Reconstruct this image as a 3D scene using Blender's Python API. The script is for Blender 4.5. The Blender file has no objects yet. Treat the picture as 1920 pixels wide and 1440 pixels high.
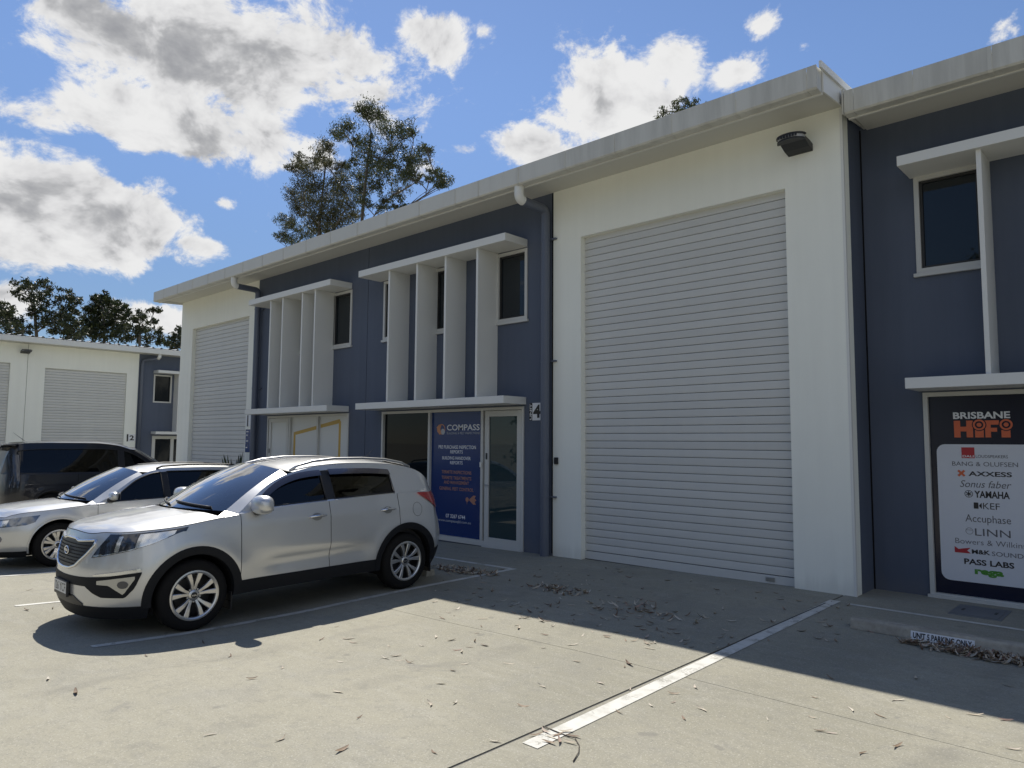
import bpy, bmesh, math, random
import numpy as np
from mathutils import Vector, Matrix

S = bpy.context.scene
COL = S.collection
R_ = math.radians
random.seed(7)

# ------------------------------------------------------------------ camera
CAM_Z = 1.77
F_PX, CX, CY = 1350.74, 960.0, 720.0
YAW, PITCH, ROLL = R_(42.908), R_(4.641), R_(0.396)
_f = Vector((-math.sin(YAW) * math.cos(PITCH), math.cos(YAW) * math.cos(PITCH), math.sin(PITCH)))
_r0 = Vector((math.cos(YAW), math.sin(YAW), 0))
_u0 = _r0.cross(_f)
_r = _r0 * math.cos(ROLL) + _u0 * math.sin(ROLL)
_u = -_r0 * math.sin(ROLL) + _u0 * math.cos(ROLL)
cam = bpy.data.objects.new('camera', bpy.data.cameras.new('camera'))
COL.objects.link(cam)
cam.data.sensor_width = 36.0
cam.data.lens = F_PX / 1920.0 * 36.0
cam.data.clip_start = 0.05
cam.data.clip_end = 3000
cam.matrix_world = Matrix(((_r.x, _u.x, -_f.x, 0), (_r.y, _u.y, -_f.y, 0), (_r.z, _u.z, -_f.z, CAM_Z), (0, 0, 0, 1)))
S.camera = cam


def ray(px, py):
    return _f + _r * ((px - CX) / F_PX) - _u * ((py - CY) / F_PX)


def on_y(px, py, Y):
    d = ray(px, py); t = Y / d.y
    return Vector((0, 0, CAM_Z)) + d * t


def on_x(px, py, X):
    d = ray(px, py); t = X / d.x
    return Vector((0, 0, CAM_Z)) + d * t


def on_z(px, py, z=0.0):
    d = ray(px, py); t = (z - CAM_Z) / d.z
    return Vector((0, 0, CAM_Z)) + d * t


# ------------------------------------------------------------------ sun, sky, exposure
SUN_V = Vector((-0.60, 0.40, 1.0)).normalized()      # towards the sun
SUN_EL = math.asin(SUN_V.z)
SUN_AZ = math.atan2(SUN_V.x, SUN_V.y)                # clockwise from +Y
sun = bpy.data.objects.new('sun', bpy.data.lights.new('sun', 'SUN'))
COL.objects.link(sun)
sun.location = SUN_V * 60
sun.data.energy = 5.0
sun.data.angle = R_(0.53)
sun.data.color = (1.0, 0.95, 0.86)
sun.rotation_euler = SUN_V.to_track_quat('Z', 'Y').to_euler()

S.view_settings.view_transform = 'Standard'
S.view_settings.look = 'None'
S.view_settings.exposure = 0.22
S.view_settings.gamma = 1.0
S.view_settings.use_curve_mapping = False

world = bpy.data.worlds.new('World')
S.world = world
world.use_nodes = True
WT = world.node_tree
WT.nodes.clear()


class NB:
    """small node builder"""
    def __init__(self, tree):
        self.t = tree

    def n(self, typ, **kw):
        nd = self.t.nodes.new(typ)
        for k, v in kw.items():
            setattr(nd, k, v)
        return nd

    def link(self, a, b):
        self.t.links.new(a, b)

    def _in(self, sock, v):
        if isinstance(v, bpy.types.NodeSocket):
            self.t.links.new(v, sock)
        elif v is not None:
            sock.default_value = v

    def math(self, op, a, b=None, c=None, clamp=False):
        nd = self.n('ShaderNodeMath', operation=op)
        nd.use_clamp = clamp
        self._in(nd.inputs[0], a)
        if b is not None: self._in(nd.inputs[1], b)
        if c is not None: self._in(nd.inputs[2], c)
        return nd.outputs[0]

    def vmath(self, op, a, b=None):
        nd = self.n('ShaderNodeVectorMath', operation=op)
        self._in(nd.inputs[0], a)
        if b is not None: self._in(nd.inputs[1], b)
        return nd.outputs[0]

    def noise(self, vec, scale, detail=2.0, rough=0.5, dist=0.0, lac=2.0):
        nd = self.n('ShaderNodeTexNoise')
        if vec is not None: self.link(vec, nd.inputs['Vector'])
        nd.inputs['Scale'].default_value = scale
        nd.inputs['Detail'].default_value = detail
        nd.inputs['Roughness'].default_value = rough
        nd.inputs['Lacunarity'].default_value = lac
        nd.inputs['Distortion'].default_value = dist
        return nd.outputs[0]

    def ramp(self, fac, stops, interp='LINEAR'):
        nd = self.n('ShaderNodeValToRGB')
        nd.color_ramp.interpolation = interp
        el = nd.color_ramp.elements
        while len(el) < len(stops): el.new(0.5)
        for e, (p, c) in zip(el, stops):
            e.position = p
            e.color = (c[0], c[1], c[2], 1) if hasattr(c, '__len__') else (c, c, c, 1)
        self._in(nd.inputs[0], fac)
        return nd.outputs[0]

    def mix(self, fac, a, b, blend='MIX'):
        nd = self.n('ShaderNodeMix', data_type='RGBA', blend_type=blend)
        self._in(nd.inputs[0], fac)
        for s, v in ((nd.inputs[6], a), (nd.inputs[7], b)):
            if not isinstance(v, bpy.types.NodeSocket) and len(v) == 3: v = (*v, 1)
            self._in(s, v)
        return nd.outputs[2]

    def sstep(self, x, a, b):
        nd = self.n('ShaderNodeMapRange', interpolation_type='SMOOTHSTEP')
        self._in(nd.inputs[0], x)
        self._in(nd.inputs[1], a); self._in(nd.inputs[2], b)
        nd.inputs[3].default_value = 0; nd.inputs[4].default_value = 1
        return nd.outputs[0]


def build_world():
    world.cycles.sampling_method = 'MANUAL'
    world.cycles.sample_map_resolution = 512
    b = NB(WT)
    out = b.n('ShaderNodeOutputWorld')
    bg = b.n('ShaderNodeBackground')
    b.link(bg.outputs[0], out.inputs[0])
    bg.inputs['Strength'].default_value = 0.078
    sky = b.n('ShaderNodeTexSky', sky_type='NISHITA')
    sky.sun_disc = False
    sky.sun_elevation = SUN_EL
    sky.sun_rotation = SUN_AZ
    sky.altitude = 0
    sky.air_density = 1.0
    sky.dust_density = 0.1
    sky.ozone_density = 2.2
    tc = b.n('ShaderNodeTexCoord')
    d = tc.outputs['Generated']
    sep = b.n('ShaderNodeSeparateXYZ'); b.link(d, sep.inputs[0])
    x, y, z = sep.outputs
    zc = b.math('MAXIMUM', z, 0.0)
    # cloud layer seen on a plane overhead (perspective towards the horizon)
    inv = b.math('DIVIDE', 1.0, b.math('ADD', zc, 0.16))
    comb = b.n('ShaderNodeCombineXYZ')
    b.link(b.math('MULTIPLY', x, inv), comb.inputs[0])
    b.link(b.math('MULTIPLY', y, inv), comb.inputs[1])
    b.link(b.math('MULTIPLY', z, 1.6), comb.inputs[2])
    P = comb.outputs[0]
    Q = b.vmath('MULTIPLY', d, (1.0, 1.0, 1.35))
    warp = b.n('ShaderNodeTexNoise'); b.link(Q, warp.inputs['Vector']); warp.inputs['Scale'].default_value = 5.0
    warp.inputs['Detail'].default_value = 2
    wv = b.vmath('MULTIPLY', b.vmath('SUBTRACT', warp.outputs[1], (0.5, 0.5, 0.5)), (0.10, 0.10, 0.10))
    Pw = b.vmath('ADD', Q, wv)
    fine = b.noise(Pw, 9.5, 9, 0.66)
    wisp = b.noise(Pw, 22.0, 5, 0.62)
    # azimuth / elevation of the view direction
    az = b.math('ARCTAN2', x, y)
    el = b.math('ARCSINE', z)
    ae = b.n('ShaderNodeCombineXYZ'); b.link(az, ae.inputs[0]); b.link(el, ae.inputs[1]); AE = ae.outputs[0]
    mask = None
    for px, py, rx, ry, amp in CLOUDS:
        v = ray(px, py).normalized()
        a0 = math.atan2(v.x, v.y); e0 = math.asin(v.z)
        ra = rx / F_PX; re = ry / F_PX
        dv = b.vmath('MULTIPLY', b.vmath('SUBTRACT', AE, (a0, e0, 0)), (1 / ra, 1 / re, 0))
        dn = b.n('ShaderNodeVectorMath', operation='DOT_PRODUCT'); b.link(dv, dn.inputs[0]); b.link(dv, dn.inputs[1])
        e = b.math('EXPONENT', b.math('SUBTRACT', math.log(amp), dn.outputs['Value']))
        mask = e if mask is None else b.math('SMOOTH_MAX', mask, e, 0.15)
    # the rest of the sky carries the same kind of scattered cloud
    base = b.sstep(b.noise(P, 0.95, 3, 0.5), 0.44, 0.67)
    v0 = _f
    dt = b.n('ShaderNodeVectorMath', operation='DOT_PRODUCT')
    b.link(d, dt.inputs[0]); dt.inputs[1].default_value = (v0.x, v0.y, v0.z)
    away = b.math('SUBTRACT', 1.0, b.sstep(dt.outputs['Value'], 0.60, 0.78))
    mask = b.math('MAXIMUM', mask, b.math('MULTIPLY', b.math('MULTIPLY', base, away), 0.95))
    dens = b.math('ADD', b.math('MULTIPLY', b.math('SUBTRACT', fine, 0.5), 2.7), b.math('SUBTRACT', b.math('MULTIPLY', mask, 1.15), 0.62))
    dens = b.math('ADD', dens, b.math('MULTIPLY', b.math('SUBTRACT', wisp, 0.5), 0.55))
    alpha = b.sstep(dens, -0.12, 0.24)
    alpha = b.math('MULTIPLY', alpha, b.sstep(el, -0.02, 0.05))
    # thick parts between us and the sun go grey; side towards the sun stays bright
    thick = b.noise(Pw, 6.0, 4, 0.55)
    Ps = b.vmath('ADD', Pw, tuple(v * 0.045 for v in SUN_V))
    toward = b.noise(Ps, 9.0, 5, 0.60)
    relief = b.math('SUBTRACT', fine, toward)
    tone = b.math('ADD', b.math('MULTIPLY', dens, 0.75), b.math('MULTIPLY', b.math('SUBTRACT', thick, 0.5), 2.0))
    tone = b.math('SUBTRACT', tone, b.math('MULTIPLY', relief, 2.9))
    core = b.sstep(tone, -0.05, 1.05)
    ccol = b.ramp(core, [(0.0, (0.96, 0.96, 0.96)), (0.35, (0.80, 0.80, 0.81)), (0.65, (0.54, 0.545, 0.56)), (1.0, (0.37, 0.378, 0.405))])
    ccol = b.mix(1.0, ccol, (9.6, 9.6, 9.6), 'MULTIPLY')
    soft = b.math('MULTIPLY', alpha, b.math('SUBTRACT', 1.0, b.math('MULTIPLY', b.math('SUBTRACT', 1.0, alpha), 0.25)))
    skyc = b.mix(1.0, sky.outputs[0], (1.02, 1.08, 1.22), 'MULTIPLY')
    low = b.mix(b.sstep(el, 0.05, 0.5), (0.60, 0.62, 0.64), (1.10, 1.10, 1.10))
    skyc = b.mix(1.0, skyc, low, 'MULTIPLY')
    # a little haze near the horizon
    col = b.mix(soft, skyc, ccol)
    b.link(col, bg.inputs['Color'])


# cloud masses: photo position (px), half sizes (px), amount
CLOUDS = [(180, 60, 150, 95, 0.95), (450, 110, 290, 125, 1.22), (720, 110, 170, 95, 0.85), (360, 235, 260, 85, 1.12),
          (620, 280, 140, 70, 0.70), (110, 400, 200, 90, 1.75), (40, 290, 120, 50, 0.78), (310, 350, 55, 40, 0.75), (340, 455, 95, 32, 0.86),
          (417, 380, 32, 15, 0.72), (60, 225, 110, 42, 0.75), (1130, 195, 155, 95, 1.35), (1010, 275, 105, 55, 1.15), (1255, 115, 90, 55, 0.95),
          (1390, 130, 70, 40, 0.66), (1430, 40, 60, 45, 0.58), (1515, 85, 36, 18, 0.58), (1885, 50, 45, 38, 0.52), (790, 80, 130, 75, 0.95), (900, 60, 50, 18, 0.62), (940, 130, 50, 18, 0.56),
          (270, 590, 140, 34, 0.9), (20, 560, 80, 36, 0.85), (870, 280, 50, 18, 0.55), (790, 320, 50, 34, 0.6),
          (330, -130, 360, 130, 1.0), (60, -330, 240, 120, 0.9), (560, -380, 220, 110, 0.8), (-250, 60, 190, 120, 1.0), (-300, 330, 170, 80, 0.9), (950, -260, 150, 75, 0.6)]
build_world()


# ------------------------------------------------------------------ helpers
def empty(name, loc=(0, 0, 0), rz=0.0):
    o = bpy.data.objects.new(name, None)
    COL.objects.link(o)
    o.location = loc
    o.rotation_euler = (0, 0, rz)
    o.empty_display_size = 0.2
    return o


def tag(o, label=None, cat=None, group=None, kind=None):
    if label: o['label'] = label
    if cat: o['category'] = cat
    if group: o['group'] = group
    if kind: o['kind'] = kind
    return o


ROOTLOC = {}


def obj_mesh(name, me, mat, parent=None, world=True):
    """link a mesh as one object. world=True: vertices are in world space even under a moved parent"""
    o = bpy.data.objects.new(name, me)
    COL.objects.link(o)
    if mat is not None and len(me.materials) == 0:
        me.materials.append(mat)
    if parent is not None:
        o.parent = parent
        if world:
            off = parent.location.copy() if parent.parent is None else Vector((0, 0, 0))
            o.matrix_parent_inverse = Matrix.Translation(-off)
    return o


def mesh_py(name, verts, faces, smooth=False):
    me = bpy.data.meshes.new(name)
    me.from_pydata([tuple(v) for v in verts], [], faces)
    me.validate(clean_customdata=False)
    if smooth:
        me.polygons.foreach_set('use_smooth', [True] * len(me.polygons))
    me.update()
    return me


def fix_normals(me, weld=None, smooth=None, sharp=None):
    bm = bmesh.new(); bm.from_mesh(me)
    if weld: bmesh.ops.remove_doubles(bm, verts=bm.verts, dist=weld)
    bmesh.ops.recalc_face_normals(bm, faces=bm.faces)
    if smooth is not None:
        for f in bm.faces: f.smooth = smooth
    if sharp:
        for e in bm.edges:
            if len(e.link_faces) == 2 and e.calc_face_angle(0) > sharp: e.smooth = False
    bm.to_mesh(me); bm.free()
    me.update()
    return me


BOXF = [(0, 1, 3, 2), (4, 6, 7, 5), (0, 4, 5, 1), (2, 3, 7, 6), (0, 2, 6, 4), (1, 5, 7, 3)]


class MB:
    def __init__(self):
        self.v = []; self.f = []

    def box(self, x0, x1, y0, y1, z0, z1):
        n = len(self.v)
        for x in (x0, x1):
            for y in (y0, y1):
                for z in (z0, z1):
                    self.v.append((x, y, z))
        self.f += [tuple(n + i for i in q) for q in BOXF]
        return self

    def poly(self, pts):
        n = len(self.v); self.v += [tuple(p) for p in pts]
        self.f.append(tuple(range(n, n + len(pts))))
        return self

    def prism_x(self, prof, x0, x1, caps=True):
        """profile of (y,z) extruded along x"""
        n = len(self.v); m = len(prof)
        for x in (x0, x1):
            self.v += [(x, p[0], p[1]) for p in prof]
        for i in range(m):
            j = (i + 1) % m
            self.f.append((n + i, n + j, n + m + j, n + m + i))
        if caps:
            self.f.append(tuple(n + i for i in range(m))[::-1]); self.f.append(tuple(n + m + i for i in range(m)))
        return self

    def prism_y(self, prof, y0, y1, caps=True):
        """profile of (x,z) extruded along y"""
        n = len(self.v); m = len(prof)
        for y in (y0, y1):
            self.v += [(p[0], y, p[1]) for p in prof]
        for i in range(m):
            j = (i + 1) % m
            self.f.append((n + i, n + j, n + m + j, n + m + i))
        if caps:
            self.f.append(tuple(n + i for i in range(m))); self.f.append(tuple(n + m + i for i in range(m))[::-1])
        return self

    def tube(self, pts, rad, seg=10, cap=True):
        pts = [Vector(p) for p in pts]
        rads = rad if hasattr(rad, '__len__') else [rad] * len(pts)
        n0 = len(self.v)
        prev = None
        for i, p in enumerate(pts):
            a = pts[max(i - 1, 0)]; c = pts[min(i + 1, len(pts) - 1)]
            t = (c - a).normalized()
            if prev is None:
                up = Vector((0, 0, 1)) if abs(t.z) < 0.9 else Vector((1, 0, 0))
                s = t.cross(up).normalized()
            else:
                s = (prev - t * prev.dot(t)).normalized()
            prev = s
            q = t.cross(s)
            for k in range(seg):
                ang = 2 * math.pi * k / seg
                self.v.append(tuple(p + (s * math.cos(ang) + q * math.sin(ang)) * rads[i]))
        for i in range(len(pts) - 1):
            for k in range(seg):
                k2 = (k + 1) % seg
                self.f.append((n0 + i * seg + k, n0 + i * seg + k2, n0 + (i + 1) * seg + k2, n0 + (i + 1) * seg + k))
        if cap:
            self.f.append(tuple(n0 + k for k in range(seg))[::-1])
            e = n0 + (len(pts) - 1) * seg
            self.f.append(tuple(e + k for k in range(seg)))
        return self

    def grid(self, G):
        """G[i][j] of points"""
        n = len(self.v); a = len(G); c = len(G[0])
        for row in G: self.v += [tuple(p) for p in row]
        for i in range(a - 1):
            for j in range(c - 1):
                self.f.append((n + i * c + j, n + i * c + j + 1, n + (i + 1) * c + j + 1, n + (i + 1) * c + j))
        return self

    def lathe_x(self, prof, seg=32, cx=0.0, cy=0.0, cz=0.0):
        """profile (x, r) revolved about an axis parallel to x"""
        n = len(self.v); m = len(prof)
        for k in range(seg):
            a = 2 * math.pi * k / seg
            for x, r in prof:
                self.v.append((cx + x, cy + r * math.cos(a), cz + r * math.sin(a)))
        for k in range(seg):
            k2 = (k + 1) % seg
            for i in range(m - 1):
                self.f.append((n + k * m + i, n + k * m + i + 1, n + k2 * m + i + 1, n + k2 * m + i))
        return self

    def lathe_z(self, prof, seg=24, cx=0.0, cy=0.0):
        n = len(self.v); m = len(prof)
        for k in range(seg):
            a = 2 * math.pi * k / seg
            for r, z in prof:
                self.v.append((cx + r * math.cos(a), cy + r * math.sin(a), z))
        for k in range(seg):
            k2 = (k + 1) % seg
            for i in range(m - 1):
                self.f.append((n + k * m + i, n + k2 * m + i, n + k2 * m + i + 1, n + k * m + i + 1))
        return self

    def build(self, name, mat, parent=None, smooth=False, bevel=0.0, world=True, weld=None, sharp=None, seg=2):
        me = bpy.data.meshes.new(name)
        me.from_pydata(self.v, [], self.f)
        bm = bmesh.new(); bm.from_mesh(me)
        if weld: bmesh.ops.remove_doubles(bm, verts=bm.verts, dist=weld)
        bmesh.ops.recalc_face_normals(bm, faces=bm.faces)
        if bevel > 0:
            bmesh.ops.bevel(bm, geom=[e for e in bm.edges if len(e.link_faces) == 2 and e.calc_face_angle(0) > 0.5], offset=bevel, segments=seg, affect='EDGES', profile=0.6)
        for f in bm.faces: f.smooth = smooth
        if sharp:
            for e in bm.edges:
                if len(e.link_faces) == 2 and e.calc_face_angle(0) > sharp: e.smooth = False
        bm.to_mesh(me); bm.free(); me.update()
        return obj_mesh(name, me, mat, parent, world)


def box(name, x0, x1, y0, y1, z0, z1, mat, parent=None, bevel=0.0, world=True):
    return MB().box(x0, x1, y0, y1, z0, z1).build(name, mat, parent, bevel=bevel, world=world)


# ------------------------------------------------------------------ materials
MATS = {}


def pmat(name, col, rough=0.6, metal=0.0, spec=0.5, coat=0.0, emis=None):
    m = bpy.data.materials.new(name); m.use_nodes = True
    p = m.node_tree.nodes['Principled BSDF']
    p.inputs['Base Color'].default_value = (*col, 1)
    p.inputs['Roughness'].default_value = rough
    p.inputs['Metallic'].default_value = metal
    p.inputs['Specular IOR Level'].default_value = spec
    p.inputs['Coat Weight'].default_value = coat
    p.inputs['Coat Roughness'].default_value = 0.03
    MATS[name] = m
    return m


def nodes(m):
    b = NB(m.node_tree)
    return b, m.node_tree.nodes['Principled BSDF']


def objco(b):
    # world-space position, so one pattern runs on across neighbouring pieces
    g = b.n('ShaderNodeNewGeometry')
    return g.outputs['Position']


def bump(b, p, h, strength, dist):
    bn = b.n('ShaderNodeBump'); bn.inputs['Strength'].default_value = strength; bn.inputs['Distance'].default_value = dist
    b.link(h, bn.inputs['Height']); b.link(bn.outputs[0], p.inputs['Normal'])


def painted_wall(name, col, var=0.06, rough=0.75, streak=0.05):
    m = pmat(name, col, rough, spec=0.3)
    b, p = nodes(m)
    P = objco(b)
    n1 = b.noise(P, 0.7, 5, 0.6)
    mp = b.n('ShaderNodeMapping'); b.link(P, mp.inputs[0]); mp.inputs['Scale'].default_value = (6, 6, 0.35)
    n2 = b.noise(mp.outputs[0], 1.0, 5, 0.6)
    n3 = b.noise(P, 90, 3, 0.6)
    v = b.math('ADD', b.math('MULTIPLY', b.math('SUBTRACT', n1, 0.5), var * 2), b.math('MULTIPLY', b.math('SUBTRACT', n2, 0.5), streak * 2))
    v = b.math('ADD', b.math('ADD', v, b.math('MULTIPLY', b.math('SUBTRACT', n3, 0.5), 0.05)), 1.0)
    mx = b.mix(1.0, (*col, 1), (1, 1, 1, 1), 'MULTIPLY')
    nd = mx.node; b.link(v, nd.inputs[7])
    # dirt splashed up the bottom of the wall
    sep = b.n('ShaderNodeSeparateXYZ'); b.link(P, sep.inputs[0])
    lo = b.math('SUBTRACT', 1.0, b.sstep(b.math('ADD', sep.outputs[2], b.math('MULTIPLY', b.math('SUBTRACT', n2, 0.5), 0.5)), -0.02, 0.22))
    c2 = b.mix(b.math('MULTIPLY', lo, 0.16), mx, (0.22, 0.20, 0.17))
    b.link(c2, p.inputs['Base Color'])
    bump(b, p, b.noise(P, 45, 4, 0.6), 0.25, 0.004)
    return m


M_WHITE = painted_wall('white_render', (0.88, 0.885, 0.80))
M_NAVY = painted_wall('navy_render', (0.096, 0.115, 0.158), 0.10, 0.68, 0.13)
M_NAVYPIPE = pmat('navy_pipe_paint', (0.105, 0.122, 0.162), 0.42)
M_WPIPE = pmat('white_pvc', (0.74, 0.74, 0.70), 0.4)
M_SOFFIT = painted_wall('soffit_paint', (0.62, 0.61, 0.55), 0.04, 0.7, 0.0)
M_TRIM = pmat('white_trim', (0.72, 0.72, 0.68), 0.45)
M_ALU = pmat('pearl_alu_frame', (0.55, 0.55, 0.52), 0.4, 0.0)
M_ALUD = pmat('dark_gasket', (0.03, 0.03, 0.03), 0.6)
M_BLACK = pmat('black_plastic', (0.018, 0.018, 0.02), 0.45)
M_RUBBER = pmat('tyre_rubber', (0.012, 0.0115, 0.0115), 0.85, spec=0.2)
M_DARK = pmat('dark_void', (0.012, 0.012, 0.013), 0.9, spec=0.1)
M_CHROME = pmat('chrome', (0.75, 0.75, 0.76), 0.12, 1.0)
M_STEEL = pmat('brushed_steel', (0.5, 0.5, 0.5), 0.35, 1.0)


def gutter_mat():
    m = pmat('gutter_colorbond', (0.60, 0.59, 0.53), 0.5)
    b, p = nodes(m)
    P = objco(b)
    mp = b.n('ShaderNodeMapping'); b.link(P, mp.inputs[0]); mp.inputs['Scale'].default_value = (2.6, 2.6, 0.25)
    s = b.noise(mp.outputs[0], 1.6, 6, 0.65)
    l = b.noise(P, 0.35, 2, 0.5)
    sep = b.n('ShaderNodeSeparateXYZ'); b.link(P, sep.inputs[0])
    # the right hand end is the more weathered one
    w = b.sstep(sep.outputs[0], -11.0, -4.5)
    f = b.math('MULTIPLY', b.sstep(b.math('ADD', s, b.math('MULTIPLY', b.math('SUBTRACT', l, 0.5), 0.5)), 0.40, 0.72), b.math('ADD', b.math('MULTIPLY', w, 0.30), 0.06))
    b.link(b.mix(f, (0.62, 0.61, 0.55), (0.27, 0.26, 0.22)), p.inputs['Base Color'])
    return m


M_GUTTER = gutter_mat()
M_STRAP = pmat('gutter_strap_paint', (0.56, 0.55, 0.49), 0.5)


def slat_mat():
    m = pmat('roller_slat_paint', (0.58, 0.58, 0.56), 0.42)
    b, p = nodes(m)
    P = objco(b)
    mp = b.n('ShaderNodeMapping'); b.link(P, mp.inputs[0]); mp.inputs['Scale'].default_value = (3, 3, 0.3)
    n = b.noise(mp.outputs[0], 1.0, 5, 0.6)
    oi = b.n('ShaderNodeObjectInfo')
    v = b.math('ADD', b.math('MULTIPLY', b.math('SUBTRACT', n, 0.5), 0.12), b.math('MULTIPLY', b.math('SUBTRACT', oi.outputs['Random'], 0.5), 0.075))
    mx = b.mix(1.0, (0.60, 0.60, 0.57), (1, 1, 1), 'MULTIPLY')
    b.link(b.math('ADD', v, 1.0), mx.node.inputs[7])
    b.link(mx, p.inputs['Base Color'])
    return m


M_SLAT = slat_mat()


def concrete_mat():
    m = pmat('concrete', (0.4, 0.39, 0.35), 0.85, spec=0.3)
    b, p = nodes(m)
    P = objco(b)
    big = b.noise(P, 0.32, 5, 0.55, 0.6)
    mid = b.noise(P, 1.7, 6, 0.62, 0.8)
    mp = b.n('ShaderNodeMapping'); b.link(P, mp.inputs[0]); mp.inputs['Scale'].default_value = (0.6, 2.6, 1); mp.inputs['Rotation'].default_value = (0, 0, 0.5)
    brush = b.noise(mp.outputs[0], 2.2, 6, 0.6, 1.2)
    fine = b.noise(P, 58, 4, 0.75)
    spk = b.noise(P, 85, 3, 0.75)
    blot = b.noise(P, 11, 5, 0.68, 0.5)
    base = b.mix(b.sstep(big, 0.3, 0.7), (0.246, 0.234, 0.182), (0.326, 0.307, 0.240))
    base = b.mix(b.math('MULTIPLY', b.sstep(mid, 0.42, 0.75), 0.40), base, (0.235, 0.230, 0.205))
    base = b.mix(b.math('MULTIPLY', b.sstep(brush, 0.45, 0.75), 0.30), base, (0.375, 0.36, 0.31))
    # exposed sand and dark grit, clearest on the open drive
    base = b.mix(b.math('MULTIPLY', b.sstep(blot, 0.45, 0.72), 0.38), base, (0.20, 0.193, 0.165))
    base = b.mix(b.math('MULTIPLY', b.sstep(fine, 0.52, 0.70), 0.55), base, (0.155, 0.150, 0.132))
    base = b.mix(b.math('MULTIPLY', b.sstep(spk, 0.54, 0.68), 0.55), base, (0.52, 0.50, 0.43))
    # old drip and tyre stains
    st = b.sstep(b.noise(P, 0.9, 3, 0.5, 2.0), 0.64, 0.74)
    base = b.mix(b.math('MULTIPLY', st, 0.34), base, (0.17, 0.165, 0.155))
    # faint tyre tracks into the roller door bay, broken up
    sx_ = b.n('ShaderNodeSeparateXYZ'); b.link(P, sx_.inputs[0])
    trk = None
    for x0 in (-5.95, -4.45, -1.1):
        t_ = b.math('SUBTRACT', 1.0, b.sstep(b.math('ABSOLUTE', b.math('ADD', b.math('SUBTRACT', sx_.outputs[0], x0), b.math('MULTIPLY', b.math('SUBTRACT', big, 0.5), 0.9))), 0.05, 0.16))
        trk = t_ if trk is None else b.math('MAXIMUM', trk, t_)
    base = b.mix(b.math('MULTIPLY', b.math('MULTIPLY', trk, b.sstep(mid, 0.40, 0.62)), 0.22), base, (0.12, 0.115, 0.10))
    dr = b.sstep(b.noise(P, 5.0, 2, 0.5), 0.685, 0.74)
    base = b.mix(b.math('MULTIPLY', dr, 0.35), base, (0.13, 0.125, 0.12))
    b.link(base, p.inputs['Base Color'])
    h = b.math('ADD', b.math('MULTIPLY', fine, 0.6), b.math('ADD', b.math('MULTIPLY', spk, 0.5), b.math('MULTIPLY', mid, 0.8)))
    bump(b, p, h, 0.45, 0.006)
    return m


M_CONC = concrete_mat()


def line_mat():
    m = pmat('worn_line_paint', (0.72, 0.71, 0.66), 0.7)
    b, p = nodes(m)
    P = objco(b)
    w = b.noise(P, 3.0, 8, 0.7, 0.4)
    f = b.noise(P, 60, 3, 0.7)
    k = b.sstep(b.math('ADD', w, b.math('MULTIPLY', b.math('SUBTRACT', f, 0.5), 0.35)), 0.55, 0.64)
    dirt = b.noise(P, 9, 5, 0.6)
    c = b.mix(b.sstep(dirt, 0.4, 0.8), (0.60, 0.59, 0.54), (0.42, 0.41, 0.36))
    b.link(b.mix(b.math('MULTIPLY', k, 0.85), c, (0.26, 0.25, 0.21)), p.inputs['Base Color'])
    return m


M_LINE = line_mat()


def glass_mat(name, tint=(0.02, 0.025, 0.03), rough=0.02):
    """window pane that shows mostly reflection over a dim room"""
    m = pmat(name, tint, rough, spec=0.5)
    p = m.node_tree.nodes['Principled BSDF']
    p.inputs['IOR'].default_value = 1.5
    b, p = nodes(m)
    P = objco(b)
    bump(b, p, b.noise(P, 1.1, 1, 0.4), 0.03, 0.05)
    return m


M_PANE = glass_mat('window_pane', (0.012, 0.017, 0.021))
M_PANEDARK = glass_mat('dim_shop_pane', (0.006, 0.008, 0.010)); M_PANEDARK.node_tree.nodes['Principled BSDF'].inputs['IOR'].default_value = 1.3
M_DOORPANE = glass_mat('door_pane', (0.028, 0.05, 0.056))


def clear_glass(name, tint=0.45, refl=1.0):
    m = bpy.data.materials.new(name); m.use_nodes = True
    t = m.node_tree; t.nodes.clear(); b = NB(t)
    out = b.n('ShaderNodeOutputMaterial')
    tr = b.n('ShaderNodeBsdfTransparent'); tr.inputs[0].default_value = (tint * 0.95, tint, tint * 1.0, 1)
    gl = b.n('ShaderNodeBsdfGlossy'); gl.inputs['Roughness'].default_value = 0.015
    gl.inputs['Color'].default_value = (1, 1, 1, 1)
    fr = b.n('ShaderNodeFresnel'); fr.inputs['IOR'].default_value = 1.75
    mx = b.n('ShaderNodeMixShader')
    b.link(b.math('MINIMUM', b.math('MULTIPLY', fr.outputs[0], refl), 1.0), mx.inputs[0])
    b.link(tr.outputs[0], mx.inputs[1]); b.link(gl.outputs[0], mx.inputs[2])
    b.link(mx.outputs[0], out.inputs[0])
    return m


M_SCREEN = clear_glass('windscreen_glass', 0.5, 2.4)
M_TINT = clear_glass('tinted_car_glass', 0.05, 0.55)


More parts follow.
